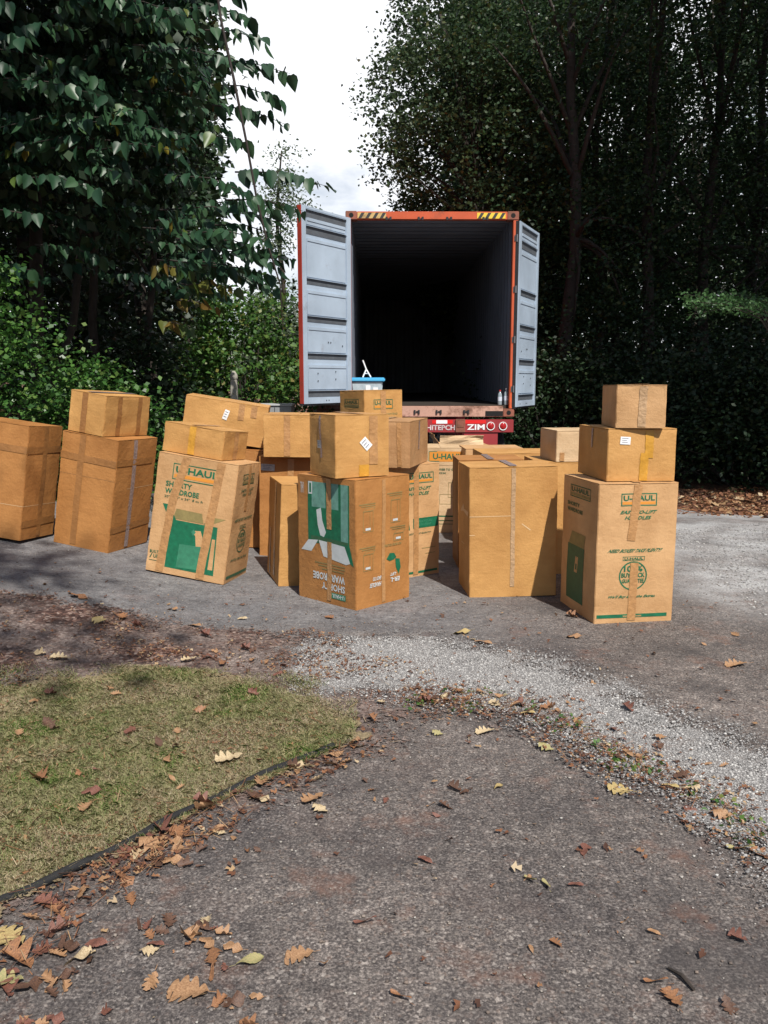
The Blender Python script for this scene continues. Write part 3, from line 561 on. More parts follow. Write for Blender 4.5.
make_carton(S_, BX['J'], 'narrow golden unprinted carton half hidden left of the upside-down wardrobe carton', 'gold', seed=24, bulge=.01,
    prints=[('F', 'rect', 'dcrease', .35, .90, .7, .903)], tapes=[('clear', [('L', .55, .99), ('L', .6, .05)], .05), ('grey', [('L', .2, .5), ('L', .25, .02)], .03)])
make_carton(S_, BX['H'], 'squarish plain carton stacked second row behind the narrow golden carton', 'gold', seed=25, bulge=.004, tapes=[('brown', [('F', .34, .99), ('F', .34, .02)], .05)])
make_carton(K_, BX['HU'], 'tall second row carton with a grey label in its upper corner', 'orange', seed=26, bulge=.006, labels=[('F', .14, .90, .11, .055, -.05, 1)], tapes=[('brown', [('F', .5, .99), ('F', .5, .02)], .05)])
make_carton(K_, BX['GU'], 'tall shaded second row carton seen between the leaning printed carton and its neighbour', 'orange', seed=27, bulge=.006, tapes=[('brown', [('F', .5, .99), ('F', .5, .02)], .05)])
make_carton(S_, BX['G'], 'long tilted carton with a slim white label on top behind the flat carton', 'gold', seed=28, bulge=.006, labels=[('F', .50, .68, .04, .085, -.25)],
    tapes=[('brown', [('F', .68, .99), ('F', .68, .6)], .05), ('brown', [('F', .83, .99), ('F', .83, .7)], .05)], seam='x')
lp = logo('F', .24, .58, .74, .80) + [('F', 'text', 'olive', 'BOX MEDIUM MOVING', .10, .44, .86, .49, 'b')] + logo('L', .2, .62, .8, .82, 'dgreen') + [('L', 'rect', 'dgreen', .15, .4, .85, .5)]
make_carton(S_, BX['L'], 'printed carton in the middle back in front of the blue lidded tub', 'gold', lp, seed=29, bulge=.004, tapes=[('brown', [('F', .49, .99), ('F', .49, .02)], .06)])
make_carton(K_, BX['LU'], 'tall plain carton underneath the printed carton in the middle back', 'gold', seed=30, bulge=.004)
qp = [('F', 'rect', 'orange', .28, .845, .96, .965), ('F', 'frame', 'green', .28, .845, .96, .965, .006), ('F', 'text', 'green', 'U-HAUL', .36, .87, .90, .94, 'b'), ('F', 'rect', 'dcrease', .2, .80, 1, .803),
      ('F', 'text', 'dgreen', 'BOXES TO GO', .42, .74, .80, .765, 'b'), ('F', 'text', 'dgreen', 'BOX', .42, .70, .62, .72, 'b'), ('F', 'frame', 'olive', .66, .42, .92, .60, .004), ('F', 'frame', 'olive', .5, .34, .72, .46, .004), ('F', 'rect', 'dgreen', .42, .14, .95, .15), ('F', 'rect', 'green', .42, .19, .95, .205), ('F', 'rect', 'dgreen', .42, .10, .95, .107)]
make_carton(K_, BX['Q'], 'pale printed carton with an orange logo band in the back row', 'pale', qp, seed=31, bulge=.004)
make_carton(K_, BX['U'], 'tall plain carton directly behind the wide one with the scored waist', 'orange', seed=32, bulge=.006, tapes=[('grey', [('T', .5, .99), ('T', .5, .01)], .05)])
make_carton(K_, BX['T'], 'tall plain carton carrying the pale small box beside the right-hand stack', 'gold', seed=33, bulge=.006, prints=[('F', 'text', 'olive', 'H I', .56, .86, .66, .88)], seam='x', gap=.008)
make_carton(S_, BX['S'], 'small pale cream carton on a tall carton left of the right-hand stack', 'pale', seed=34, bulge=.004, tapes=[('brown', [('F', .1, .3), ('F', .1, .02)], .035)])
make_carton(K_, BX['W1'], 'closed carton in the back rows whose pale top shows behind the wide front carton', 'gold', seed=35, bulge=.006, seam='x', gap=.01)
make_carton(K_, BX['W2'], 'closed carton in the back rows behind the small pale cream carton', 'kraft', seed=36, bulge=.006, seam='x', gap=.01)
make_carton(K_, BX['W3'], 'farthest closed carton of the back rows with only its lid edge showing', 'tan', seed=37, bulge=.006, seam='y')
make_carton(S_, BX['OC'], 'open carton with a sunlit front flap standing up below the red bumper', 'kraft', seed=38, bulge=.006,
    open_flaps=[('F', .15, .08, 'pale'), ('L', .17, .35, 'kraft'), ('R', .10, 1.2, 'kraft'), ('B', .10, 1.1, 'tan')])  # front flap in pale card: the sunlight on it is put into the colour

# ------------------------------------------------------------------ shipping container on its chassis
def paint(name, col, rust=.25, rough=.5):
    m = bpy.data.materials.new(name); m.use_nodes = True; t = m.node_tree; b = t.nodes['Principled BSDF']; K = t.links.new
    b.inputs['Roughness'].default_value = rough; co = _n(t, 'ShaderNodeTexCoord')
    n1 = _n(t, 'ShaderNodeTexNoise', i_Scale=3.0, i_Detail=9.0, i_Roughness=.72); K(co.outputs['Object'], n1.inputs['Vector'])
    r1 = _n(t, 'ShaderNodeValToRGB'); r1.color_ramp.elements[0].position = .66 - rust * .5; r1.color_ramp.elements[1].position = .74 - rust * .3; K(n1.outputs['Fac'], r1.inputs[0])
    n2 = _n(t, 'ShaderNodeTexNoise', i_Scale=1.4, i_Detail=6.0, i_Roughness=.6); K(co.outputs['Object'], n2.inputs['Vector'])
    r2 = _n(t, 'ShaderNodeValToRGB'); r2.color_ramp.elements[0].position = .3; r2.color_ramp.elements[1].position = .7
    r2.color_ramp.elements[0].color = (*[c * .8 for c in col], 1); r2.color_ramp.elements[1].color = (*[min(1, c * 1.15) for c in col], 1); K(n2.outputs['Fac'], r2.inputs[0])
    mx_ = _n(t, 'ShaderNodeMix', data_type='RGBA'); mx_.inputs['B'].default_value = (.13, .055, .03, 1); ml = _n(t, 'ShaderNodeMath', operation='MULTIPLY'); ml.inputs[1].default_value = min(1, rust * 2.5); K(r1.outputs[0], ml.inputs[0])
    K(ml.outputs[0], mx_.inputs['Factor']); K(r2.outputs[0], mx_.inputs['A']); K(mx_.outputs['Result'], b.inputs['Base Color'])
    bp = _n(t, 'ShaderNodeBump', i_Strength=.3, i_Distance=.01); K(n1.outputs['Fac'], bp.inputs['Height']); K(bp.outputs[0], b.inputs['Normal'])
    return m
P_RED = paint('container_red_paint', (.52, .085, .025), .2); P_SILL = paint('sill_worn_paint', (.50, .29, .22), .36, .7); P_DOOR = paint('door_grey_paint', (.38, .46, .56), .12, .45)
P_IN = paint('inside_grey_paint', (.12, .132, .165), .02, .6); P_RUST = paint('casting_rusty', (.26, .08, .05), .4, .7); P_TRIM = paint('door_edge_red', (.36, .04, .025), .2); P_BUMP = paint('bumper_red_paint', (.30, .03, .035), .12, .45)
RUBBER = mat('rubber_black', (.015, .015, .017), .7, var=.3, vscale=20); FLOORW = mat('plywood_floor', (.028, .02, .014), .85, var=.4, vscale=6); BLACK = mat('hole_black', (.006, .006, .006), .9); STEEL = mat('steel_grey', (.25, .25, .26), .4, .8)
YEL = mat('hazard_yellow', (.75, .52, .04), .5, var=.1, vscale=30); HBLK = mat('hazard_black', (.03, .03, .03), .5); RECESS = mat('door_recess_shade', (.09, .10, .115), .6, var=.2, vscale=10)  # RECESS paints the shade in the door rib slots as a dark colour
WHT = mat('white_lettering', (.8, .8, .8), .4); REDREF = mat('red_reflector', (.65, .02, .02), .25); LENS = mat('lens_red', (.35, .01, .012), .15); RINGW = mat('lamp_ring_white', (.75, .73, .72), .4)
CX0, CX1, CY0, CZ0, CZ1, CL = -.541, 1.897, 12.15, .889, 3.76, 12.19
ct = empty('shipping_container', (.678, CY0, CZ0), 'long orange-red shipping container with its grey doors swung open on a trailer', 'shipping container', rz=R(.7))
hw = (CX1 - CX0) / 2; HH = CZ1 - CZ0
def corr(p0, p1, up, depth, pitch_, nrm, n):
    """corrugated panel from p0 to p1, raised along up"""
    prof = []; p0, p1, up, nrm = map(Vector, (p0, p1, up, nrm)); Ld = (p1 - p0).length; dr = (p1 - p0).normalized(); t = 0
    while t < Ld:
        for a, b_ in ((0, 0), (.25, 0), (.5, 1), (.75, 1)): prof.append((min(t + a * pitch_, Ld), b_ * depth))
        t += pitch_
    prof.append((Ld, 0)); V = []
    for a, b_ in prof: V += [p0 + dr * a + nrm * b_, p0 + dr * a + nrm * b_ + up]
    return V, [(2 * i, 2 * i + 2, 2 * i + 3, 2 * i + 1) for i in range(len(prof) - 1)]
fz = .17
for s, nm in ((-1, 'side_wall'), (1, 'side_wall')):
    m = MB(); V, F = corr((s * (hw - .035), .12, fz), (s * (hw - .035), CL - .1, fz), (0, 0, HH - fz - .07), .06, .278, (-s, 0, 0), 0); m.add(V, F, 0)
    V, F = corr((s * (hw - .031), .12, fz), (s * (hw - .031), CL - .1, fz), (0, 0, HH - fz - .07), .036, .278, (-s, 0, 0), 0); m.add(V, F, 1)
    o = m.build(nm, [P_IN, P_RED], ct)
m = MB(); V, F = corr((-hw + .04, .12, HH - .05), (-hw + .04, CL - .1, HH - .05), (2 * hw - .08, 0, 0), .06, .32, (0, 0, -1), 0); m.add(V, F, 0)
m.box(-hw + .04, hw - .04, .12, CL - .1, HH - .040, HH - .035, 1); m.build('roof', [P_IN, P_RED], ct)
m = MB(); V, F = corr((-hw + .05, CL - .12, fz), (hw - .05, CL - .12, fz), (0, 0, HH - fz - .07), .045, .25, (0, -1, 0), 0); m.add(V, F, 0); m.box(-hw + .05, hw - .05, CL - .1, CL - .06, fz, HH - .07, 1); m.build('front_wall', [P_IN, P_RED], ct)
MB().box(-hw + .04, hw - .04, .10, CL - .1, .05, fz).build('floor', FLOORW, ct)
for s in (-1, 1):
    m = MB(); m.box(s * (hw - .075), s * (hw - .004), .004, .12, .12, HH - .118); m.build('corner_post', P_RED, ct, .006)
    m = MB(); m.box(s * (hw - .055), s * (hw - .004), .12, CL - .1, 0, .16); m.box(s * (hw - .055), s * (hw - .004), .12, CL - .1, HH - .07, HH - .01); m.build('side_rail', P_RED, ct)
    for zz in (0, HH - .118):
        for yy in (0, CL - .18):
            m = MB(); x0, x1 = sorted((s * (hw - .162), s * hw)); m.box(x0, x1, yy, yy + .178, zz, zz + .118)
            c = m.build('corner_casting', [P_RUST], ct, .008)
            m = MB(); xc = (x0 + x1) / 2; m.lathe([(0, .003), (.032, .003), (.034, .0)], (xc, yy + .001, zz + .059), 14, axis='Y')
            if yy == 0: m.build('casting_hole', BLACK, c)
m = MB(); m.box(-hw + .163, hw - .163, .006, .11, HH - .112, HH - .006); hd = m.build('door_header', P_RED, ct, .005)
for s in (-1, 1):
    xs0 = s * (hw - .17 - .42) if s > 0 else -hw + .17; m = MB()
    m.box(xs0, xs0 + .40, .001, .0055, HH - .10, HH - .022, 0)
    for k in range(4):
        a = xs0 + .01 + k * .10; m.add([(a, -.0005, HH - .098), (a + .045, -.0005, HH - .098), (a + .09, -.0005, HH - .024), (a + .045, -.0005, HH - .024)], [(0, 1, 2, 3)], 1)
    m.build('hazard_stripe', [YEL, HBLK] if s > 0 else [paint('hazard_faded', (.55, .38, .15), .3), HBLK], hd)
for xk in (-.62, -.17, .23, .74):
    m = MB()
    for dx in (-.035, .02): m.box(xk + dx, xk + dx + .028, -.022, .004, HH - .125, HH - .082, bool(0))
    m.box(xk - .02, xk + .035, -.010, .003, HH - .115, HH - .10); m.build('cam_keeper', RUBBER, hd)
m = MB(); m.box(-hw + .163, hw - .163, .006, .13, .0, .155); sill = m.build('door_sill', P_SILL, ct, .006)
MB().box(hw - .42, hw - .165, -.002, .0055, .012, .085).build('forklift_recess', BLACK, sill)
for xk in (-.98, -.65, -.20, .12, .52):
    m = MB()
    for dx in (-.045, .015): m.box(xk + dx, xk + dx + .026, -.014, .005, .045, .10)
    m.lathe([(0, .004), (.016, .004), (.016, 0)], (xk, .004, .072), 8, axis='Y'); m.build('cam_keeper', RUBBER, sill)
# doors: local x from the hinge to the free edge, +y = inner face towards viewer after rotation
def door(hx, free_dir, wd, h0, h1):
    """panel with its inner face on the -n side facing the camera"""
    r = empty('door', (0, 0, 0)); r.parent = ct; 
    d = Vector(free_dir).normalized(); n = Vector((d.y, -d.x, 0)); n = n if n.y < 0 else -n
    M = Matrix(((d.x, n.x, 0, hx), (d.y, n.y, 0, -.005), (0, 0, 1, 0), (0, 0, 0, 1)))
    H_ = h1 - h0
    m = MB(); m.box(0, wd, -.05, -.012, h0, h1, 0, M)                              # panel
    for a0, a1 in ((0, .10), (wd - .09, wd)): m.box(a0, a1, -.012, .012, h0, h1, 0, M)
    rz = [.0, .055, .10, .34, .385, .545, .59, .755, .80, .955, 1.0]
    ribs = [(.945, .985), (.865, .905), (.615, .645), (.425, .455), (.235, .265), (.035, .07)]
    prev = h0; 
    for a, b_ in ((.07, .205), (.265, .40), (.455, .585), (.645, .845), (.905, .945)):
        m.box(.12, wd - .11, -.012, .004, h0 + a * H_ + .012, h0 + b_ * H_ - .012, 0, M)
        m.box(.13, wd - .12, -.012, .012, h0 + b_ * H_ - .045, h0 + b_ * H_ - .002, 0, M)
    m.box(.10, wd - .09, -.012, .010, h0, h0 + .034 * H_, 0, M); m.box(.10, wd - .09, -.012, .010, h0 + .987 * H_, h1, 0, M)
    o = m.build('door_panel', P_DOOR, r, .003)
    for a, b_ in ribs:
        m = MB(); m.box(.105, wd - .095, -.0118, -.006, h0 + a * H_, h0 + b_ * H_, 0, M); m.box(.105, wd - .095, -.006, .016, h0 + b_ * H_ - .006, h0 + b_ * H_, 1, M); m.build('rib_recess', [RECESS, P_DOOR], r)
    for (u, v) in ((.2, .31), (.45, .325), (.5, .325), (.35, .13), (.35, .17), (.72, .12), (.72, .16), (.2, .016), (.5, .016), (.55, .016)):
        m = MB(); m.box(u * wd - .008, u * wd + .008, .010, .0135, h0 + v * H_ - .008, h0 + v * H_ + .008, 0, M); m.build('rivet', RUBBER, r)
    m = MB(); m.box(wd + .0005, wd + .012, -.055, .006, h0 + .005, h1 - .005, 0, M); m.build('edge_trim', P_TRIM, r)
    m = MB(); m.box(-.012, wd + .016, -.052, -.004, h0 - .022, h0 - .001, 0, M); m.box(-.014, -.001, -.052, -.004, h0, h1, 0, M); m.build('gasket', RUBBER, r)
    for q in (.28, .78):   # lock rods on the outer face
        m = MB(); m.tube([M @ Vector((wd * q, -.085, h0 - .03)), M @ Vector((wd * q, -.085, h1 + .03))], .017, 8); m.build('lock_rod', STEEL, r)
    for k in range(4):
        m = MB(); zc = h0 + H_ * (.1 + .27 * k); m.box(-.03, .05, -.062, -.051, zc - .04, zc + .04, 0, M); m.tube([M @ Vector((-.012, -.03, zc - .05)), M @ Vector((-.012, -.03, zc + .05))], .014, 8); m.build('hinge', STEEL, r)
    return r
door(-hw + .066, (-.626, -.95, 0), 1.11, 1.10 - CZ0, 3.66 - CZ0)
door(hw + .012, (.42, .91, 0), 1.12, 1.03 - CZ0, 3.63 - CZ0)
# things left on the container's sill
PLB = mat('tub_lid_blue', (.08, .42, .72), .35); PLC = mat('tub_clear_plastic', (.42, .50, .55), .2, var=.15, vscale=12); PWH = mat('white_plastic', (.78, .78, .78), .4)
zf = CZ0 + fz + .002; tub = empty('plastic_tub', (-.25, 12.55, zf), 'clear plastic tub with a bright blue lid just inside the container', 'storage tub')
m = MB(); a = [(-.20, -.15, 0), (.20, -.15, 0), (.20, .15, 0), (-.20, .15, 0)]; b_ = [(-.235, -.18, .34), (.235, -.18, .34), (.235, .18, .34), (-.235, .18, .34)]
m.add(a + b_, [(0, 3, 2, 1), (0, 1, 5, 4), (1, 2, 6, 5), (2, 3, 7, 6), (3, 0, 4, 7), (4, 5, 6, 7)]); m.build('tub_body', PLC, tub, .015)
MB().box(-.265, .265, -.21, .21, .335, .395).build('lid', PLB, tub, .014)
MB().box(-.02, .05, -.1795, -.174, .20, .28).build('contents', PWH, tub); MB().box(.09, .16, -.1795, -.174, .19, .25).build('contents', PWH, tub)
st = empty('folding_stand', (-.26, 12.5, zf + .398), 'white folding stand with crossed legs standing on the blue lid', 'folding stand')
for pts in ([(-.055, 0, 0), (-.005, .02, .115)], [(.065, -.01, 0), (-.005, .02, .12), (-.055, .03, .25)]): MB().tube(pts, .011, 8).build('leg', PWH, st)
MB().tube([(-.03, .012, .055), (.03, .012, .055)], .006, 6).build('stretcher', PWH, st)
BOT = mat('bottle_clear_plastic', (.25, .3, .33), .12); BL = mat('bottle_label', (.55, .6, .7), .5)
for (xb, capc, cn, hb) in ((1.70, (.5, .04, .04), 'red', .22), (1.79, (.75, .75, .75), 'white', .245)):
    bt = empty('water_bottle', (xb, 12.29, zf - .004), 'small clear water bottle with a %s cap on the container sill' % cn, 'bottle', 'water bottles on the container sill')
    k = hb / .22; MB().lathe([(0, 0), (.030, 0), (.032, .01 * k), (.032, .14 * k), (.026, .165 * k), (.012, .185 * k), (.012, .2 * k), (0, .2 * k)], n=14).build('bottle_body', BOT, bt, smooth_=True)
    MB().lathe([(.0328, .06 * k), (.0328, .12 * k)], n=14).build('paper_label', BL, bt); MB().lathe([(0, .198 * k), (.014, .198 * k), (.014, .22 * k), (0, .22 * k)], n=12).build('cap', mat('cap_' + cn, capc, .4), bt)
# chassis
ch = empty('trailer_chassis', (.678, 12.10, -.34), 'red trailer chassis with white lettering and round tail lamps under the container', 'trailer', rz=R(.7))
Z = lambda z: z + .34
m = MB(); m.box(-1.215, 1.205, 0, .12, Z(.665), Z(.852)); bump = m.build('bumper', P_BUMP, ch, .006)
segs = [(-1.20, -.80, 1), (-.80, -.55, 0), (-.55, -.28, 1), (-.28, .02, 0), (.02, .33, 1), (.33, .68, 0)]
segs = [(-1.2, -.72, 0), (-.72, -.5, 1), (-.5, -.05, 0), (.02, .08, 0), (.08, .24, 1), (.24, .32, 0), (.50, .80, 0)]
for x0, x1, wv in segs: MB().box(x0, x1, -.0035, -.0005, Z(.795), Z(.845)).build('reflector_tape', WHT if wv else REDREF, bump)
def sign(s, x0, x1, z0, z1, y, mat_, par, opt=.03, name='lettering'):
    V, F = text_mesh(s, opt); vs_ = [(x0 + v[0] * (x1 - x0), y, z0 + v[1] * (z1 - z0)) for v in V]
    me = bpy.data.meshes.new(name); me.from_pydata(vs_, [], F); me.update(); o = link(name, me, mat_, par)
    q = o.modifiers.new('solid', 'SOLIDIFY'); q.thickness = .003; q.offset = 0; return o
sign('ZIM', .528, .785, Z(.705), Z(.785), -.004, WHT, bump, .02)
sign('HITEPCH', -.06, .355, Z(.70), Z(.775), -.004, mat('worn_lettering', (.55, .45, .45), .5, var=.35, vscale=25), bump, .03)
m = MB(); m.box(.36, .50, -.03, -.001, Z(.67), Z(.86)); m.box(.38, .48, -.036, -.0305, Z(.74), Z(.84)); m.build('bracket', P_RUST, bump, .004)
for xl in (.872, 1.052, -.88, -1.06):
    m = MB(); m.lathe([(.050, .012), (.060, .014), (.063, .0), (.05, .0)], (xl, -.001, Z(.758)), 24, axis='Y'); lm = m.build('tail_lamp', RINGW, ch, smooth_=False)
    MB().lathe([(0, .018), (.03, .016), (.049, .010), (.049, 0)], (xl, -.001, Z(.758)), 20, axis='Y').build('lens', LENS, lm, smooth_=True)
for xr in (-.45, .45): MB().box(xr - .06, xr + .06, .14, 12.2, Z(.50), Z(.885)).build('main_rail', P_BUMP, ch)
MB().box(.46, .98, .02, .10, Z(.44), Z(.66)).build('underrun_guard', P_BUMP, ch); MB().box(-.98, -.46, .02, .10, Z(.44), Z(.66)).build('underrun_guard', P_BUMP, ch)
for yy in (1.1, 2.4):
    MB().tube([(-1.0, yy, .5), (1.0, yy, .5)], .06, 10).build('axle', RUBBER, ch)
    for xs_ in (-1.08, -.78, .78, 1.08):
        m = MB(); m.lathe([(.28, -.10), (.46, -.12), (.50, -.09), (.50, .09), (.46, .12), (.28, .10)], (xs_, yy, .5), 28, axis='X'); ty = m.build('tyre', RUBBER, ch, smooth_=False)
        MB().lathe([(0, -.03), (.2, -.05), (.28, -.09), (.28, .09), (.2, .05), (0, .03)], (xs_, yy, .5), 20, axis='X').build('rim', STEEL, ty)
for xr in (-.55, .55): MB().box(xr - .06, xr + .06, 9.6, 9.75, 0, Z(.5)).build('landing_leg', P_BUMP, ch)

# ------------------------------------------------------------------ foliage helpers
def leafmat(name, stops, rough=.45, trans=.22, spec=.4, patch=None):
    m = bpy.data.materials.new(name); m.use_nodes = True; t = m.node_tree; b = t.nodes['Principled BSDF']; K = t.links.new
    g = _n(t, 'ShaderNodeNewGeometry'); r = _n(t, 'ShaderNodeValToRGB'); e = r.color_ramp.elements
    while len(e) < len(stops): e.new(.5)
    for i, (p, c) in enumerate(stops): e[i].position = p; e[i].color = (*c, 1)
    K(g.outputs['Random Per Island'], r.inputs[0]); col = r.outputs[0]
    if patch:
        co = _n(t, 'ShaderNodeTexCoord'); n = _n(t, 'ShaderNodeTexNoise', i_Scale=float(patch[0]), i_Detail=6.0, i_Roughness=.65); K(co.outputs['Object'], n.inputs['Vector'])
        r2 = _n(t, 'ShaderNodeValToRGB'); r2.color_ramp.elements[0].position = .44; r2.color_ramp.elements[1].position = .60; K(n.outputs['Fac'], r2.inputs[0])
        r3 = _n(t, 'ShaderNodeValToRGB'); e = r3.color_ramp.elements
        while len(e) < len(patch[1]): e.new(.5)
        for i, (p, c) in enumerate(patch[1]): e[i].position = p; e[i].color = (*c, 1)
        K(g.outputs['Random Per Island'], r3.inputs[0])
        x = _n(t, 'ShaderNodeMix', data_type='RGBA'); K(r2.outputs[0], x.inputs['Factor']); K(col, x.inputs['A']); K(r3.outputs[0], x.inputs['B']); col = x.outputs['Result']
    b.inputs['Roughness'].default_value = rough; b.inputs['Specular IOR Level'].default_value = spec; K(col, b.inputs['Base Color'])
    tr = _n(t, 'ShaderNodeBsdfTranslucent'); K(col, tr.inputs[0]); ms = _n(t, 'ShaderNodeMixShader'); ms.inputs[0].default_value = trans
    K(b.outputs[0], ms.inputs[1]); K(tr.outputs[0], ms.inputs[2]); K(ms.outputs[0], t.nodes['Material Output'].inputs[0]); return m
LM = dict(
 big=leafmat('big_leaf', [(0, (.012, .038, .019)), (.5, (.024, .066, .033)), (.96, (.042, .098, .042)), (.985, (.08, .12, .02)), (.999, (.2, .16, .02))], .42, .24, .45),
 bigyellow=leafmat('big_leaf_yellowing', [(0, (.03, .08, .02)), (.5, (.07, .095, .02)), (.8, (.14, .12, .025)), (1, (.16, .09, .025))], .45, .3),
 bush=leafmat('bush_leaf', [(0, (.016, .05, .010)), (.5, (.038, .11, .02)), (.85, (.08, .18, .035)), (1, (.13, .2, .05))], .4, .25),
 bush2=leafmat('loose_bush_leaf', [(0, (.03, .08, .015)), (.5, (.06, .15, .03)), (.85, (.11, .2, .04)), (1, (.2, .17, .05))], .5, .3),
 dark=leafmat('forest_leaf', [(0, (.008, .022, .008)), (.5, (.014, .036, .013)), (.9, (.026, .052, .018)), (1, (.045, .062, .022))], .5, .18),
 lit=leafmat('fern_like_leaf', [(0, (.03, .08, .025)), (.5, (.055, .13, .04)), (1, (.09, .17, .06))], .5, .35),
 wood=leafmat('wood_leaf', [(0, (.012, .032, .012)), (.5, (.024, .056, .02)), (.9, (.045, .085, .03)), (1, (.08, .10, .03))], .5, .35),
 grey=leafmat('edge_leaf', [(0, (.025, .05, .022)), (.5, (.05, .085, .038)), (.9, (.08, .12, .05)), (1, (.13, .12, .05))], .5, .35),
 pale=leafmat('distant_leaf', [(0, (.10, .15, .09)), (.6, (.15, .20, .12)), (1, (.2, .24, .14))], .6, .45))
BARK = mat('bark_dark', (.035, .027, .022), .9, var=.4, vscale=9, bump=.8, bscale=25)
rng = np.random.default_rng(7)
SH = {'kite': (np.array([[0, 0, 0], [-.36, .42, .07], [0, 1, -.05], [.36, .42, .07]]), np.array([[0, 3, 2, 1]])),
      'heart': (np.array([[0, 0, 0], [-.17, -.04, .03], [-.36, .16, .09], [-.37, .44, .10], [-.20, .78, .03], [0, 1.08, -.12], [.20, .78, .03], [.37, .44, .10], [.36, .16, .09], [.17, -.04, .03]]),
                np.array([[0, 1, 2, 3], [0, 3, 4, 5], [0, 5, 6, 7], [0, 7, 8, 9]]))}
def leaves(P, size, shape='kite', droop=0., spread=1.0, jit=.35, dirs=None):
    """P (n,3) -> verts, faces. blades point along random directions biased downwards by droop"""
    n = len(P); T_, Fc = SH[shape]
    if dirs is None:
        d = rng.normal(size=(n, 3)); d[:, 2] = d[:, 2] * spread * .5 - droop
    else: d = dirs
    d /= np.linalg.norm(d, axis=1, keepdims=True) + 1e-9
    u = rng.normal(size=(n, 3)); u[:, 2] += .9 * (1 - droop * .6); s = np.cross(d, u); s /= np.linalg.norm(s, axis=1, keepdims=True) + 1e-9; nn = np.cross(s, d)
    sz = size * (1 + jit * rng.uniform(-1, 1, n))
    V = P[:, None, :] + sz[:, None, None] * (T_[None, :, 0:1] * s[:, None] + T_[None, :, 1:2] * d[:, None] + T_[None, :, 2:3] * nn[:, None])
    F = Fc[None] + (np.arange(n) * len(T_))[:, None, None]
    return V.reshape(-1, 3), F.reshape(-1, 4)
def clumps(centers, n_each, rad, flat=.6):
    c = np.repeat(centers, n_each, 0); return c + rng.normal(size=c.shape) * np.array([rad, rad, rad * flat])
def tree(name, base, H, r, crowns, ncl, nl, lsz, lm, label, group=None, clipP=True, lean=(0, 0), limbs=9, rad=.45, cat='tree', first=.35, clip=None, flat=.6):
    """crowns: ellipsoids (dx,dy,z,rx,ry,rz) relative to the base"""
    root = empty(name, base, label, cat, group); rd = random.Random(int(abs(base[0] * 97 + base[1] * 31)) + ncl)
    cen = []
    tot = sum(c[3] * c[4] * c[5] for c in crowns)
    for c in crowns:
        k = max(3, int(ncl * c[3] * c[4] * c[5] / tot)); q = rng.normal(size=(k, 3)); q /= np.linalg.norm(q, axis=1, keepdims=True); q *= rng.uniform(.25, 1, (k, 1)) ** .45
        cen.append(q * np.array(c[3:6]) + np.array(c[0:3]))
    cen = np.concatenate(cen)
    if clip is not None: cen = cen[clip(cen + np.array(base))]
    m = MB(); n = 9; path = [Vector((lean[0] * (k / n) ** 1.5 + .12 * math.sin(k * 1.3 + base[0]), lean[1] * (k / n) ** 1.5 + .1 * math.cos(k * 1.1 + base[1]), H * k / n - (.3 if k == 0 else 0))) for k in range(n + 1)]
    m.tube(path, [r * (1.25 if k == 0 else 1 - .82 * k / n) for k in range(n + 1)], 9)
    idx = rng.choice(len(cen), min(limbs, len(cen)), replace=False)
    for i in idx:
        e = Vector(cen[i]); tt = min(.92, max(first, (e.z / H) * .7)); k = tt * n; a = path[int(k)].lerp(path[min(n, int(k) + 1)], k - int(k))
        md = a.lerp(e, .5) + Vector((rd.uniform(-.15, .15), rd.uniform(-.15, .15), .12 * (e - a).length)); rr = r * (1 - .82 * tt) * .55
        m.tube([a, a.lerp(md, .5) + Vector((0, 0, .05)), md, md.lerp(e, .55) + Vector((0, 0, .03)), e], [rr, rr * .75, rr * .55, rr * .35, rr * .12], 6)
    m.build('trunk', BARK, root, smooth_=True)
    P = clumps(cen, nl, rad, flat)
    if clip is not None and clipP: P = P[clip(P + np.array(base))]
    V, F = leaves(P, lsz); from_np('crown', V, F, LM[lm], root)
    return root
def shrub(name, base, rx, ry, h, n, lsz, lm, label, group=None, rad=.16, z0=.05, cat='bush', ncl=60, droop=.1):
    root = empty(name, base, label, cat, group)
    q = rng.normal(size=(ncl, 3)); q[:, 2] = np.abs(q[:, 2]); q /= np.linalg.norm(q, axis=1, keepdims=True); q *= rng.uniform(.35, 1, (ncl, 1)) ** .4; cen = q * np.array([rx, ry, h - .1]) + np.array([0, 0, z0])
    m = MB()
    for i in range(0, ncl, 4):
        e = Vector(cen[i]); a = Vector((e.x * .15, e.y * .15, -.1)); m.tube([a, a.lerp(e, .5) + Vector((0, 0, .1 * h)), e], [.018, .012, .004], 5)
    m.build('stem', BARK, root)
    P = clumps(cen, n // ncl, rad, .75); P = P[P[:, 2] > -.05]; V, F = leaves(P, lsz, droop=droop); from_np('foliage', V, F, LM[lm], root)
    return root
def B0(px, Y): 
    a, dy, dz = ray(px, 380); x = a * Y / dy; return (x, Y, g1(x, Y))

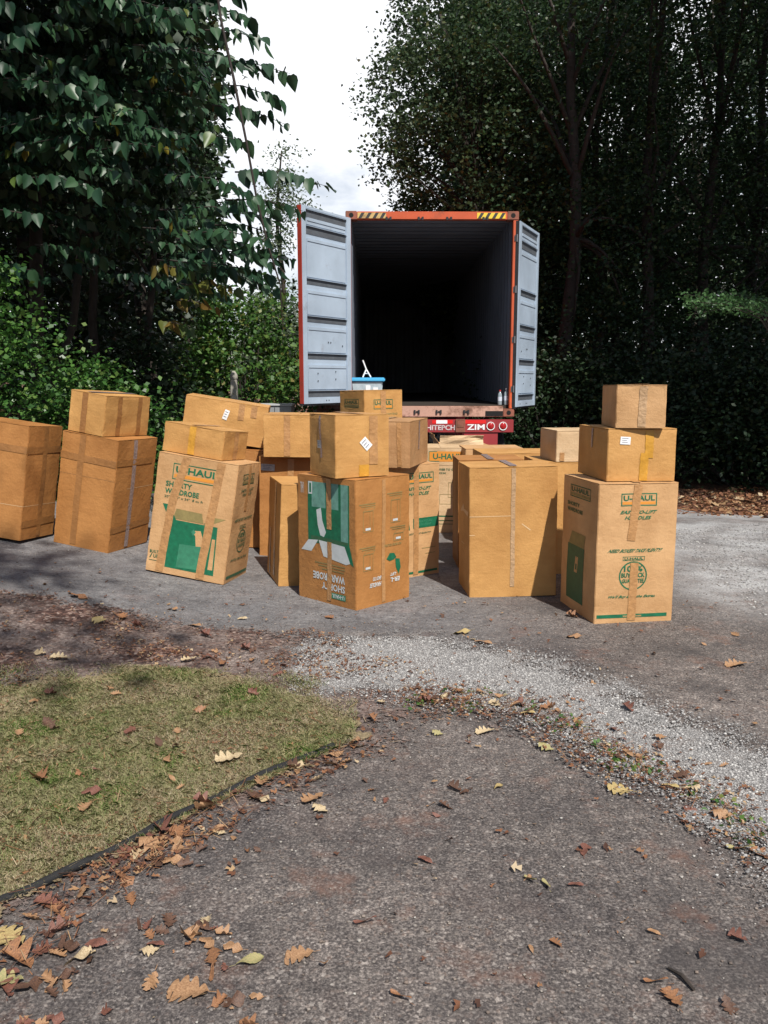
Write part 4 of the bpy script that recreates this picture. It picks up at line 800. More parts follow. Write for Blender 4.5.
# ------------------------------------------------------------------ left: big-leaved tree overhanging the cartons
def big_leaf_tree():
    base = Vector((-4.3, 10.2, g1(-4.3, 10.2))); root = empty('broadleaf_tree', base, 'tree with rows of big drooping heart-shaped leaves at upper left', 'tree')
    m = MB(); tp = [Vector((0, 0, -.2)), Vector((.1, .05, 1.6)), Vector((.25, -.1, 3.2)), Vector((.2, -.3, 5)), Vector((.5, -.5, 7.4)), Vector((.7, -.7, 9.5))]
    m.tube(tp, [.10, .085, .07, .055, .04, .02], 9); m.tube([Vector((.05, .02, .6)), Vector((.6, -.1, 1.8)), Vector((.95, -.5, 3.0)), Vector((1.3, -.9, 4.4)), Vector((1.7, -1.1, 6.0))], [.05, .045, .04, .03, .015], 8)
    rd = random.Random(5); LP, LD, YP, YD = [], [], [], []
    sprays = []
    def sp(px, py, Y, dx, ln, yellow=False): sprays.append((at(px, py, Y), dx, ln, yellow))
    # silhouettes against the sky, drooping twigs that point right
    for px, py, Y, ln in [(205, 62, 8.2, .8), (212, 105, 8.2, .68), (205, 30, 8.0, .55), (190, 8, 8.1, .6), (212, 85, 8.4, .72), (235, 172, 7.8, .85), (225, 200, 7.8, .72), (215, 225, 7.9, .62), (180, 235, 7.8, .95), (170, 260, 7.9, 1.0), (200, 250, 8.0, .75), (175, 140, 8.0, .75), (165, 175, 7.8, .95), (160, 210, 7.9, 1.05)]:
        sp(px, py, Y, 1, ln)
    for k in range(330):
        py = rd.uniform(-160, 292); lim = np.interp(py, [-160, 0, 60, 120, 150, 200, 250, 290], [170, 170, 180, 175, 170, 190, 180, 170]); px = rd.uniform(-170, lim)
        if py > 225 and px < 120 and rd.random() < .6: continue
        Y = rd.uniform(8.1, 10.2); sp(px, py, Y, rd.choice([1, 1, 1, -1]), rd.uniform(.55, 1.25))
    for px, py in [(150, 268), (185, 285), (160, 322), (175, 300)]: sp(px, py, rd.uniform(8, 8.8), 1, rd.uniform(.35, .6), True)
    for p0, dx, ln, yl in sprays:
        ang = rd.uniform(-.5, .5); d = Vector((dx * math.cos(ang), math.sin(ang) - .2, rd.uniform(-.02, .22))).normalized(); n = int(ln / .042); pts = []
        for i in range(n + 1):
            t = i / n; p = p0 + d * (ln * t) + Vector((0, 0, -.28 * ln * t * t)); pts.append(p - base)
        m.tube([pts[0], pts[n // 2], pts[-1]], [.009, .006, .002], 4)
        side = Vector((-d.y, d.x, 0))
        for i in range(1, n + 1):
            s = 1 if i % 2 else -1; q = pts[i] + side * (s * .035)
            dd = (d * rd.uniform(.05, .5) + side * (s * rd.uniform(.05, .6)) + Vector((rd.uniform(-.3, .3), rd.uniform(-.3, .3), -1.0 + rd.uniform(-.1, .65))))
            (YP if yl else LP).append(q); (YD if yl else LD).append(dd)
    m.build('trunk', BARK, root, smooth_=True)
    V, F = leaves(np.array(LP), .112, 'heart', dirs=np.array(LD), jit=.45); from_np('crown', V, F, LM['big'], root)
    V, F = leaves(np.array(YP), .115, 'heart', dirs=np.array(YD), jit=.3); from_np('yellowing_leaves', V, F, LM['bigyellow'], root)
    # dense upper and inner part of the crown
    cen = []
    while len(cen) < 520:
        px, py, Y = rd.uniform(-260, 215), rd.uniform(-420, 215), rd.uniform(8.6, 11)
        if px > np.interp(py, [-420, 0, 60, 110, 160], [120, 190, 205, 185, 165]): continue
        cen.append(at(px, py, Y) - base)
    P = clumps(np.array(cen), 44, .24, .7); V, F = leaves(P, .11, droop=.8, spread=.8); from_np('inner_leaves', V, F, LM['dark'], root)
big_leaf_tree()
vine = MB(); vp = [at(210, -60, 7.4), at(221, 20, 7.4), at(234, 80, 7.42), at(246, 140, 7.45), at(257, 200, 7.5), at(268, 245, 7.55), at(280, 284, 7.6), at(283, 330, 7.7)]
vine.tube(vp, [.011, .011, .012, .011, .010, .009, .007, .003], 6); tag(vine.build('hanging_vine', mat('vine_bark', (.022, .014, .012), .8)), 'thin dark vine hanging diagonally in front of the big-leaved tree', 'vine')

# bush and dark wood on the left
LG = 'bushes along the left side of the drive'
shrub('leafy_bush', (-4.2, 7.75, g1(-4.2, 7.75)), 1.5, .6, 2.3, 19000, .052, 'bush', 'bright green leafy bush behind the two leftmost tall cartons', LG, ncl=190, rad=.15)
shrub('leafy_bush', (-2.75, 8.3, g1(-2.75, 8.3)), .8, .5, 1.35, 6500, .052, 'bush', 'green leafy bush behind the gap left of the green printed carton', LG, ncl=90, rad=.14)
shrub('leafy_bush', (-5.9, 7.3, g1(-5.9, 7.3)), 1.2, .8, 2.4, 5000, .08, 'bush', 'green leafy bush at the far left edge', LG, ncl=90, rad=.16)
shrub('loose_bush', (-2.35, 14.2, g1(-2.35, 14.2)), 1.25, .9, 3.3, 11000, .08, 'bush2', 'sunlit yellow-green bush between the concrete post and the open grey door', LG, ncl=110, rad=.2)
shrub('loose_bush', (-3.6, 12.2, g1(-3.6, 12.2)), 1.0, .7, 2.0, 5000, .08, 'dark', 'dark low bush behind the concrete post', LG, ncl=80, rad=.2)
shrub('loose_bush', (-1.35, 13.2, g1(-1.35, 13.2)), .35, .3, .62, 1200, .06, 'bush2', 'small light green bush under the open grey door', LG, ncl=30, rad=.1)
shrub('loose_bush', (-1.9, 16.5, g1(-1.9, 16.5)), .9, .9, 3.4, 4500, .10, 'dark', 'tall dark bush just left of the open grey door', LG, ncl=80, rad=.22)
WG = 'trees of the dark wood'
lc = lambda f: (lambda Q: Q[:, 0] / np.maximum(Q[:, 1], .1) < f)
tree('wood_tree', (-4.0, 12.0, g1(-4, 12)), 9, .075, [(0, 0, 6.8, 1.8, 1.6, 3.0), (-1, .5, 4.4, 1.6, 1.5, 1.2)], 110, 70, .12, 'dark', 'slender dark tree standing behind the leafy bush', WG, clip=lc(-.18), limbs=12)
tree('wood_tree', (-3.45, 12.6, g1(-3.45, 12.6)), 8, .07, [(0, 0, 6.0, 1.4, 1.4, 2.6), (.2, 0, 3.8, 1.0, 1.0, .8)], 80, 70, .12, 'dark', 'slender dark tree nearest the concrete post', WG, clip=lc(-.175), limbs=12)
k = 0
for x, y, s, lab in [(-7.5, 12.5, 1, 'dark tree at the far left edge of the photo'), (-6.2, 15, 1.1, 'dark tree deep behind the leafy bush'), (-9.5, 17, 1.2, 'farthest left dark tree, mostly outside the picture'), (-5.3, 19, 1.1, 'dark tree filling the gap behind the two slender ones'), (-8, 22, 1.3, 'big dark tree far back on the left'), (-12, 24, 1.3, 'big dark tree far back beyond the left edge'), (-6.2, 27, 1.2, 'distant dark tree left of the bright sky gap')]:
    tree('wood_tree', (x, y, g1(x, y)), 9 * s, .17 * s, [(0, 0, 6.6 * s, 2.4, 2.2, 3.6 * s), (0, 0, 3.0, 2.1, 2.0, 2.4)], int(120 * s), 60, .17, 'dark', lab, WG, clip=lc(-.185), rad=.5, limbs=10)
FG = 'far trees beyond the container'
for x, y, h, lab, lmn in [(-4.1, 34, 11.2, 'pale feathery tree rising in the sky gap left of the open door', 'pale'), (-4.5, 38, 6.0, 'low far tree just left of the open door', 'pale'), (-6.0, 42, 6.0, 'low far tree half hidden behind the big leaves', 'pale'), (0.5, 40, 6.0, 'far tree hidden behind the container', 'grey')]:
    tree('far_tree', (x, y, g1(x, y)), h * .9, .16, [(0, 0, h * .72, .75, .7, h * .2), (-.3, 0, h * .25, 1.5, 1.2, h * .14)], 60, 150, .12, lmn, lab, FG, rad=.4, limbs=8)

# ------------------------------------------------------------------ right: dark wood
cr_ = lambda f: (lambda Q: Q[:, 0] / np.maximum(Q[:, 1], .1) > f)
def edgeclip(Q):
    e = (CAM_H + 0, ); el = (Q[:, 2] - CAM_H) / np.maximum(Q[:, 1], .1); px = Q[:, 0] / np.maximum(Q[:, 1], .1)
    lim = np.interp(el, [0, .16, .2, .25, .3, .36, .42, .5], [.06, .03, .012, -.018, -.02, -.008, 0, .0]); return px > lim + .010 * np.sin(el * 70) - .006 + rng.exponential(.012, len(Q))
tree('edge_tree', (3.2, 20.5, g1(3.2, 20.5)), 10, .16, [(-1.2, 0, 6.6, 2.6, 2.0, 3.9), (0, 0, 4.0, 2.2, 1.5, 2.0)], 420, 85, .10, 'grey', 'light feathery tree at the edge of the wood above the container roof', WG, lean=(-2.0, 0), clip=edgeclip, clipP=False, rad=.21, limbs=44, flat=.7)
tree('edge_tree', (2.2, 23, g1(2.2, 23)), 12, .2, [(-.3, 0, 8.5, 2.4, 2.0, 4.6)], 300, 80, .11, 'grey', 'second feathery tree behind the one above the container roof', WG, clip=edgeclip, clipP=False, rad=.26, limbs=20)
TR = [(565, 17.5, .17, 'straight dark trunked tree directly above the right-hand stack'), (592, 20, .13, 'slim tree just right of the thick straight trunk'), (612, 23, .14, 'slim tree third from the thick straight trunk'), (641, 18.5, .15, 'dark tree with an upright trunk behind the top right carton'),
      (655, 24, .12, 'thin tree behind the upright dark trunk'), (700, 19, .15, 'dark tree above the lit fern-like branch'), (745, 21, .17, 'dark tree at the right edge of the photo'), (525, 21, .14, 'dark tree just right of the container top corner'),
      (480, 25, .15, 'dark tree rising behind the container roof'), (545, 26, .16, 'deep set dark tree right of the container'), (690, 27, .17, 'deep set dark tree at right'), (800, 18, .18, 'dark tree just beyond the right edge'), (850, 24, .2, 'dark tree well beyond the right edge'), (760, 29, .18, 'farthest dark tree at right'), (600, 30, .18, 'farthest dark tree in the middle of the wood'), (930, 17, .18, 'dark tree far outside at right')]
for px, Y, r, lab in TR:
    b = B0(px, Y); s = Y / 20
    tree('wood_tree', b, 13, r, [(0, 0, 8.6, 2.3, 2.0, 4.2), (0, .3, 4.3, 2.2, 1.8, 1.9)], 85, 150, .085, 'wood', lab, WG, clip=edgeclip, flat=.3, rad=.55, limbs=14)
UG = 'undergrowth bushes at the foot of the wood'
for i, (px, Y, lab) in enumerate([(560, 15.5, 'dark undergrowth bush right behind the right-hand stack'), (620, 16.5, 'dark undergrowth bush right of the right-hand stack'), (690, 15, 'dark undergrowth bush under the lit branch'), (750, 14, 'dark undergrowth bush at the right edge'), (820, 14, 'dark undergrowth bush outside the right edge'), (535, 18, 'dark undergrowth bush beside the right container door'), (600, 21, 'deeper undergrowth bush behind the stack'), (680, 21, 'deeper undergrowth bush at right'), (760, 20, 'deeper undergrowth bush near the right edge'), (500, 24, 'undergrowth bush far behind the container')]):
    x, y, z = B0(px, Y); shrub('undergrowth_bush', (x, y, z), 1.6, 1.0, rng.uniform(2.0, 3.4), 10000, .075, 'dark', lab, UG, ncl=60, rad=.35)
def far_wood():
    P = np.stack([rng.uniform(-30, 32, 110000), rng.uniform(30, 37, 110000), rng.uniform(-.3, 16, 110000)], 1); a = P[:, 0] / P[:, 1]; el = (P[:, 2] - CAM_H) / P[:, 1]
    hole = lambda a0, e0, r_: np.hypot(a - a0, el - e0) > r_ * rng.uniform(.5, 1.3, len(P))
    k = ((a > .07) & (el < .42)) & hole(.37, .30, .045) & hole(.26, .285, .03) & hole(.155, .26, .03) & hole(.44, .31, .03) & hole(.33, .40, .04)
    k = k | ((a > .10) & (el < .13)) | ((a < -.20) & (el < .36)) | ((a > .0) & (a < .12) & (el < .13)); k &= rng.random(len(P)) < 1.1
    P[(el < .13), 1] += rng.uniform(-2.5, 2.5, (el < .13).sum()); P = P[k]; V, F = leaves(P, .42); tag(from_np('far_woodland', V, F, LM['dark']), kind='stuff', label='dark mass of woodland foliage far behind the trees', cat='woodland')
far_wood()
# light fern-like branch that catches the sun
def lit_branch():
    b = Vector((5.6, 11.4, g1(5.6, 11.4))); root = empty('understory_tree', b, 'small tree whose low feathery branch catches the sun at right', 'tree'); m = MB()
    m.tube([Vector((0, 0, -.2)), Vector((-.1, 0, 1.4)), Vector((-.25, -.1, 2.4)), Vector((-.2, -.1, 3.4))], [.05, .04, .03, .01], 7); P = []; D = []
    for k in range(9):
        s = at(760 + 2 * k, 318 - 2 * k, 11 + .12 * k) - b; e = at(682 + 3 * k + rng.uniform(-6, 6), 298 + rng.uniform(-10, 14) + (k % 3) * 3, 10.6 + .12 * k) - b
        m.tube([Vector((-.2, -.1, 2.0)), s, s.lerp(e, .5) + Vector((0, 0, .08)), e], [.018, .01, .006, .002], 4)
        for i in range(170):
            t = rng.uniform(0, 1); q = s.lerp(e, t) + Vector((0, 0, .08 * math.sin(math.pi * t))) + Vector(rng.normal(size=3)) * .035; P.append(q); D.append((-.5 + rng.normal() * .5, rng.normal() * .5, -.15 + .3 * rng.normal()))
    m.build('trunk', BARK, root); V, F = leaves(np.array(P), .05, dirs=np.array(D)); from_np('crown', V, F, LM['lit'], root)
lit_branch()
# tall trees outside the picture on the right whose high canopy shades the wood
SG = 'tall trees beside the drive outside the picture'
for x, y, cx_, cy_, zc, rx_, ry_, nc_, lab in [(-7.5, 4.5, 4.1, .6, 10.2, 2.5, 2.0, 95, 'unseen tall tree added at the near left to shade the upper leaves'), (-5.5, -4.5, 6.0, 1.3, 10.5, 1.3, .9, 16, 'tall tree behind the viewpoint throwing dappled shade on the left asphalt')]:  # near left tree is added, its crown shaped to shade the upper leaves
    tree('tall_tree', (x, y, g1(x, y)), 12, .24, [(cx_, cy_, zc, rx_, ry_, 1.2)], nc_, 34, .26 if nc_ > 50 else .16, 'dark', lab, SG, rad=.5 if nc_ > 50 else .3, limbs=8, first=.6)
LM['shade'] = LM['dark']
for x, y, lab in [(10.6, 6.5, 'tall tree beside the drive at the near right, outside the picture'), (12.5, 11, 'tall tree beside the drive at the right, outside the picture'), (9.3, 11.5, 'tall tree at the right edge of the drive, outside the picture'), (15, 5, 'outermost tall tree at the right, outside the picture'), (16, 15, 'outermost tall tree at the back right, outside the picture')]:
    tree('tall_tree', (x, y, g1(x, y)), 15, .26, [(-.3, 0, 13.5, 3.6, 3.4, 2.2)], 150, 34, .36, 'shade', lab, SG, rad=.6, limbs=12, clip=lambda Q: (Q[:, 2] - CAM_H) > .47 * Q[:, 1])
for x, y, zc, lab in [(9.4, 15.8, 14, 'tall tree at the edge of the wood with its crown above the picture'), (11, 17.5, 15, 'tall tree at the back right with its crown above the picture')]:
    tree('tall_tree', (x, y, g1(x, y)), zc + 1, .24, [(0, -3.2, zc, 3.8, 4.2, 1.9)], 170, 34, .36, 'shade', lab, SG, rad=.6, limbs=10, first=.7, clip=lambda Q: (Q[:, 2] - CAM_H) > .50 * Q[:, 1])

# ------------------------------------------------------------------ small built things at the back left
CONC = mat('concrete_post', (.30, .28, .24), .85, var=.25, vscale=12, bump=.5, bscale=40)
pp = at(234.5, 402, 10.6); po = empty('concrete_post', (pp.x, 10.6, g1(pp.x, 10.6)), 'weathered pale post with a domed cap behind the cartons at left', 'post'); ph = at(234, 379, 10.6).z - g1(pp.x, 10.6)
MB().box(-.04, .04, -.04, .04, -.1, ph).build('shaft', CONC, po, .008)
MB().lathe([(0, ph + .10), (.02, ph + .095), (.042, ph + .06), (.05, ph + .03), (.05, ph + .005), (.047, ph - .003), (0, ph - .003)], n=16).build('cap', CONC, po, smooth_=True)
P = np.stack([rng.uniform(-.05, .05, 22), rng.uniform(-.07, -.045, 22), rng.uniform(.3, ph - .05, 22)], 1); V, F = leaves(P, .045); from_np('ivy', V, F, LM['bush2'], po)
GREYM = mat('utility_box_grey', (.26, .27, .28), .5, var=.15, vscale=6)
a0, a1 = at(258, 404, 12.2), at(291, 404, 12.2); ub = empty('utility_box', ((a0.x + a1.x) / 2, 12.4, g1(-1.6, 12.4)), 'low grey utility cabinet behind the cartons left of the open door', 'utility box'); hz = a0.z - g1(-1.6, 12.4); hw2 = (a1.x - a0.x) / 2
MB().box(-hw2, hw2, -.2, .2, -.05, hz - .03).build('cabinet', GREYM, ub, .01); MB().box(-hw2 - .02, hw2 + .02, -.22, .22, hz - .028, hz).build('lid', mat('utility_lid', (.42, .43, .44), .5), ub, .006); MB().box(-.004, .004, -.2035, -.2005, .02, hz - .05).build('door_seam', BLACK, ub)
def brick(name):
    m = bpy.data.materials.new(name); m.use_nodes = True; t = m.node_tree; b = t.nodes['Principled BSDF']; co = _n(t, 'ShaderNodeTexCoord'); mpn = _n(t, 'ShaderNodeMapping'); mpn.inputs['Rotation'].default_value = (math.pi / 2, 0, 0)
    br = _n(t, 'ShaderNodeTexBrick', i_Scale=4.5); br.inputs['Color1'].default_value = (.30, .13, .10, 1); br.inputs['Color2'].default_value = (.38, .19, .15, 1); br.inputs['Mortar'].default_value = (.4, .36, .32, 1)
    t.links.new(co.outputs['Object'], mpn.inputs[0]); t.links.new(mpn.outputs[0], br.inputs[0]); t.links.new(br.outputs[0], b.inputs['Base Color']); b.inputs['Roughness'].default_value = .9; return m
b0, b1 = at(296, 400, 16), at(349, 400, 16); bw = empty('brick_wall', ((b0.x + b1.x) / 2, 16.1, g1(-1.2, 16)), 'low pinkish brick wall with a white pipe seen under the open door', 'wall')
MB().box(-(b1.x - b0.x) / 2, (b1.x - b0.x) / 2, -.1, .1, -.2, at(300, 397, 16).z - g1(-1.2, 16)).build('masonry', brick('pink_brick'), bw); pxx = at(315, 400, 16).x - bw.location.x; MB().tube([(pxx, -.16, -.1), (pxx, -.16, 1.35)], .03, 8).build('pipe', mat('pipe_white', (.7, .68, .66), .5), bw)

# ------------------------------------------------------------------ grass, stones, litter
def in_poly(poly, n, bias=None, margin=0):
    P_ = np.array(poly); mn, mx_ = P_.min(0), P_.max(0); out_ = []
    tot_ = 0
    while tot_ < n:
        X = rng.uniform(mn[0], mx_[0], n); Y = rng.uniform(mn[1], mx_[1], n); D = sdf(poly, X, Y); k = D > margin
        out_.append(np.stack([X[k], Y[k], D[k]], 1)); tot_ += k.sum()
    return np.concatenate(out_)[:n]
GR = leafmat('grass_blades', [(0, (.38, .31, .18)), (.4, (.54, .45, .30)), (.74, (.66, .57, .41)), (.80, (.18, .25, .08)), (1, (.26, .33, .13))], .6, .45, .2,
             patch=(2.3, [(0, (.12, .22, .045)), (.55, (.20, .31, .08)), (.66, (.46, .40, .20)), (1, (.66, .55, .35))]))
def grass():
    vis = [(-1.9, 1.7), (-1.9, 4.3), (.0, 4.2), (.1, 3.0), (-.9, 1.8)]
    Q = in_poly(lawn_poly, 400000, margin=-.34); k = (Q[:, 0] > -2.6) | (rng.random(len(Q)) < .3); Q = Q[k]
    wob = .16 * np.sin(Q[:, 0] * 9 + 2 * np.sin(Q[:, 1] * 7)) * np.sin(Q[:, 1] * 11 + 1.3 * np.sin(Q[:, 0] * 13)); d_ = Q[:, 2] + wob
    A_, B_ = np.array(G(5, 903)), np.array(G(340, 747)); ab = B_ - A_; side = (ab[0] * (Q[:, 1] - A_[1]) - ab[1] * (Q[:, 0] - A_[0])) / np.hypot(*ab)
    d_ = np.where(side < -.015, -9, np.where(side < .25, np.maximum(d_, Q[:, 2] * 2 + .1), d_)); e = smooth(-.30, .22, d_) ** 1.8 * .95
    thin = .55 + .45 * np.sin(Q[:, 0] * 5.1 + 1.7 * np.sin(Q[:, 1] * 3.3)) * np.sin(Q[:, 1] * 6.2 + Q[:, 0] * 2.1); k = rng.random(len(Q)) < e * (.45 + .55 * thin); Q = Q[k]; n = len(Q)
    z = gh(Q[:, 0], Q[:, 1]) + .013; hgt = rng.uniform(.005, .015, n) * (1 + .7 * (rng.random(n) < .07)); a = rng.uniform(0, 2 * np.pi, n); ln = rng.uniform(.4, 2.6, n) * hgt; wd = rng.uniform(.0006, .0012, n)
    b = a + rng.uniform(.8, 2.2, n); base = np.stack([Q[:, 0], Q[:, 1], z], 1); s = np.stack([np.cos(b) * wd, np.sin(b) * wd, 0 * wd], 1); tip = base + np.stack([np.cos(a) * ln, np.sin(a) * ln, hgt], 1)
    mid = base + np.stack([np.cos(a) * ln * .35, np.sin(a) * ln * .35, hgt * .65], 1)
    V = np.stack([base - s, base + s, mid + s * .7, tip, mid - s * .7], 1).reshape(-1, 3); i0 = np.arange(n) * 5
    me_F = np.stack([i0, i0 + 1, i0 + 2, i0 + 3, i0 + 4], 1); tag(from_np('grass', V, me_F, GR), kind='stuff', label='short dry grass of the lawn', cat='grass')
grass()
def rocks(name, Q, lo, hi, m, lab, lift=.004):
    n = len(Q); T_ = np.array([[-1, -1, -.6], [1, -1, -.6], [1, 1, -.6], [-1, 1, -.6], [-.6, -.7, .7], [.7, -.6, .6], [.6, .7, .8], [-.7, .6, .6]]); T_ = T_[None] * (1 + rng.uniform(-.3, .3, (n, 8, 3)))
    a = rng.uniform(0, 6.3, n); c, s = np.cos(a), np.sin(a); sz = rng.uniform(lo, hi, n) * rng.choice([1, 1, 1, 1.6], n)
    X = (T_[..., 0] * c[:, None] - T_[..., 1] * s[:, None]) * sz[:, None]; Y = (T_[..., 0] * s[:, None] + T_[..., 1] * c[:, None]) * sz[:, None] * .8; Zz = T_[..., 2] * sz[:, None] * .6
    V = np.stack([X + Q[:, 0:1], Y + Q[:, 1:2], Zz + (gh(Q[:, 0], Q[:, 1]) + lift + sz * .3)[:, None]], -1).reshape(-1, 3)
    Fc = np.array([[0, 3, 2, 1], [4, 5, 6, 7], [0, 1, 5, 4], [1, 2, 6, 5], [2, 3, 7, 6], [3, 0, 4, 7]]); F = (Fc[None] + (np.arange(n) * 8)[:, None, None]).reshape(-1, 4)
    tag(from_np(name, V, F, m), kind='stuff', label=lab, cat='gravel')
GST = leafmat('gravel_stones', [(0, (.17, .166, .165)), (.4, (.27, .262, .257)), (.8, (.37, .36, .35)), (1, (.5, .49, .47))], .75, 0, .3)
PST = leafmat('loose_pebbles', [(0, (.10, .08, .07)), (.5, (.19, .15, .125)), (.9, (.30, .27, .24)), (1, (.42, .40, .37))], .75, 0, .3)
Qg = in_poly(grav, 52000, margin=-.22); kq = rng.random(len(Qg)) < (smooth(-.22, .22, Qg[:, 2]) * .97 + .03); rocks('gravel', Qg[kq], .0015, .0038, GST, 'pale grey gravel washed across the drive', .010)
Qd = in_poly([(-2.2, 1.4), (2.5, 1.4), (3.6, 6.5), (-2.6, 6.3)], 9000); Qd = Qd[sdf(lawn_poly, Qd[:, 0], Qd[:, 1]) < 0]; rocks('loose_pebbles', Qd, .0014, .0034, PST, 'small loose pebbles scattered on the asphalt', .002)
Qr = in_poly([(2.3, 4.9), (4.6, 5.4), (4.2, 8.6), (2.7, 8.0)], 3500); rocks('grit', Qr, .003, .006, GST, 'pale grit lying on the right side of the drive', .002)
def clumpy(Q, sc, thr, soft=.06):
    v = np.array([noise.fractal(Vector((float(a) * sc, float(b) * sc, 3.3)), 1.0, 2.0, 4) for a, b in Q[:, :2]]); return Q[rng.random(len(Q)) < np.clip((v - thr) / soft, .06, 1)]
LIT = leafmat('litter_bits', [(0, (.07, .035, .025)), (.4, (.16, .07, .04)), (.7, (.26, .12, .06)), (.9, (.36, .23, .12)), (1, (.45, .36, .24))], .7, .15, .25)
def litter(name, Q, lo, hi, lab, m=LIT, lift=.012, cat='leaf litter'):
    n = len(Q); P3 = np.stack([Q[:, 0], Q[:, 1], gh(Q[:, 0], Q[:, 1]) + lift + rng.uniform(0, .008, n)], 1)
    d = rng.normal(size=(n, 3)); d[:, 2] *= .25; V = []; sz = rng.uniform(lo, hi, n); d /= np.linalg.norm(d, axis=1, keepdims=True); u = np.array([0, 0, 1.]) + rng.normal(size=(n, 3)) * .25; s = np.cross(d, u); s /= np.linalg.norm(s, axis=1, keepdims=True); nn = np.cross(s, d)
    T_ = np.array([[0, -.5, 0], [-.42, -.1, .10], [-.15, .12, .02], [-.3, .4, .14], [.05, .55, 0], [.34, .3, .12], [.16, .05, .03], [.4, -.2, .1]])[None] * (1 + rng.uniform(-.45, .45, (n, 8, 1)))
    V = P3[:, None] + sz[:, None, None] * (T_[..., 0:1] * s[:, None] + T_[..., 1:2] * d[:, None] + T_[..., 2:3] * nn[:, None])
    Fc = np.array([[0, 7, 6, 2], [0, 2, 1, 1], [6, 5, 4, 3], [2, 6, 3, 3]])[[0, 2]]; Fc = np.array([[0, 7, 6, 2], [2, 6, 5, 4], [2, 4, 3, 1]]); F = (Fc[None] + (np.arange(n) * 8)[:, None, None]).reshape(-1, 4)
    tag(from_np(name, V.reshape(-1, 3), F, m), kind='stuff', label=lab, cat=cat)
Ql = clumpy(in_poly(dirt, 24000, margin=-.15), 2.2, .05, .3)
seam = [G(*p) for p in [(400, 700), (470, 690), (540, 704), (600, 738), (660, 768), (730, 806), (800, 855), (840, 890), (770, 864), (706, 812), (646, 784), (566, 742), (490, 710), (410, 712)]]
Qs = clumpy(in_poly(seam, 1100, margin=-.10), 4.0, .05, .3)
edge_l = [G(*p) for p in [(345, 742), (250, 785), (150, 835), (60, 882), (-60, 935), (-60, 1020), (40, 960), (150, 880), (250, 820), (340, 770), (390, 745)]]
Qe = in_poly(edge_l, 260, margin=-.02); Qf = in_poly([(-1.6, 1.4), (2.0, 1.4), (3.0, 5.4), (-2.4, 5.6)], 700); Qf = Qf[sdf(lawn_poly, Qf[:, 0], Qf[:, 1]) < 0]
Ql2 = in_poly(lawn_poly, 260)
litter('leaf_litter', np.concatenate([Ql, Qs]), .005, .021, 'reddish brown crumbled leaf litter along the edge of the drive')
litter('leaf_crumbs', np.concatenate([Qe, Qf, Ql2]), .008, .030, 'scattered crumbs of dry leaves on asphalt and lawn', lift=.006)
Qw = in_poly([(3.6, 9.6), (4.6, 8.4), (9, 7.0), (9, 14), (3.4, 13)], 9000); litter('wood_floor_litter', Qw, .04, .11, 'orange brown fallen leaves on the floor of the wood', lift=-.02)
def straw():
    Q = np.concatenate([in_poly(dirt, 1800), in_poly(seam, 450), in_poly(edge_l, 250)]); n = len(Q); a = rng.uniform(0, 6.28, n); ln = rng.uniform(.02, .07, n); z = gh(Q[:, 0], Q[:, 1]) + rng.uniform(.012, .03, n)
    d = np.stack([np.cos(a) * ln, np.sin(a) * ln, rng.normal(size=n) * .006], 1); s = np.stack([-np.sin(a), np.cos(a), 0 * a], 1) * .0011; b = np.stack([Q[:, 0], Q[:, 1], z], 1)
    V = np.stack([b - s, b + s, b + d + s, b + d - s], 1).reshape(-1, 3); tag(from_np('dry_straw', V, np.arange(4 * n).reshape(-1, 4), LIT), kind='stuff', label='thin dry stems and pine straw in the leaf litter', cat='straw')
straw()
# weeds along the seam
def weeds():
    Q = in_poly(seam, 420); P3 = np.stack([Q[:, 0], Q[:, 1], gh(Q[:, 0], Q[:, 1]) + .012], 1); c = P3[rng.integers(0, 45, 360)] + rng.normal(size=(360, 3)) * np.array([.03, .03, .004]); c[:, 2] = np.maximum(c[:, 2], gh(c[:, 0], c[:, 1]) + .01)
    V, F = leaves(c, .02); tag(from_np('seam_weeds', V, F, LM['bush2']), kind='stuff', label='tiny weeds growing where the gravel meets the asphalt', cat='weeds')
weeds()

# ------------------------------------------------------------------ lawn edging
ed = MB(); pts = []
ep = [(-70, 943), (5, 903), (50, 884), (105, 858), (155, 831), (205, 806), (255, 782), (300, 762), (340, 747)]
for i in range(len(ep) - 1):
    for k in range(6):
        t = k / 6; q = G(ep[i][0] + (ep[i + 1][0] - ep[i][0]) * t, ep[i][1] + (ep[i + 1][1] - ep[i][1]) * t); j = i * 6 + k
        pts.append((q[0], q[1], g1(*q) + .014 + .011 * math.sin(j * .55) * .35))
ed.tube(pts, [0.0125 + .0006 * (i % 2) for i in range(len(pts))], 10); tag(ed.build('lawn_edging', mat('edging_black', (.010, .010, .011), .8, var=.4, vscale=30, bump=.5, bscale=60), smooth_=True), 'half buried black tube edging between lawn and asphalt', 'lawn edging')

# ------------------------------------------------------------------ fallen leaves, each its own object
def leafcolor(name, c, c2):
    m = bpy.data.materials.new(name); m.use_nodes = True; t = m.node_tree; b = t.nodes['Principled BSDF']; co = _n(t, 'ShaderNodeTexCoord'); n = _n(t, 'ShaderNodeTexNoise', i_Scale=22.0, i_Detail=6.0); K = t.links.new; K(co.outputs['Object'], n.inputs['Vector'])
    r = _n(t, 'ShaderNodeValToRGB'); r.color_ramp.elements[0].position = .35; r.color_ramp.elements[1].position = .65; r.color_ramp.elements[0].color = (*c2, 1); r.color_ramp.elements[1].color = (*c, 1); K(n.outputs['Fac'], r.inputs[0]); K(r.outputs[0], b.inputs['Base Color'])
    b.inputs['Roughness'].default_value = .6; bp = _n(t, 'ShaderNodeBump', i_Strength=.4, i_Distance=.003); K(n.outputs['Fac'], bp.inputs['Height']); K(bp.outputs[0], b.inputs['Normal']); return m
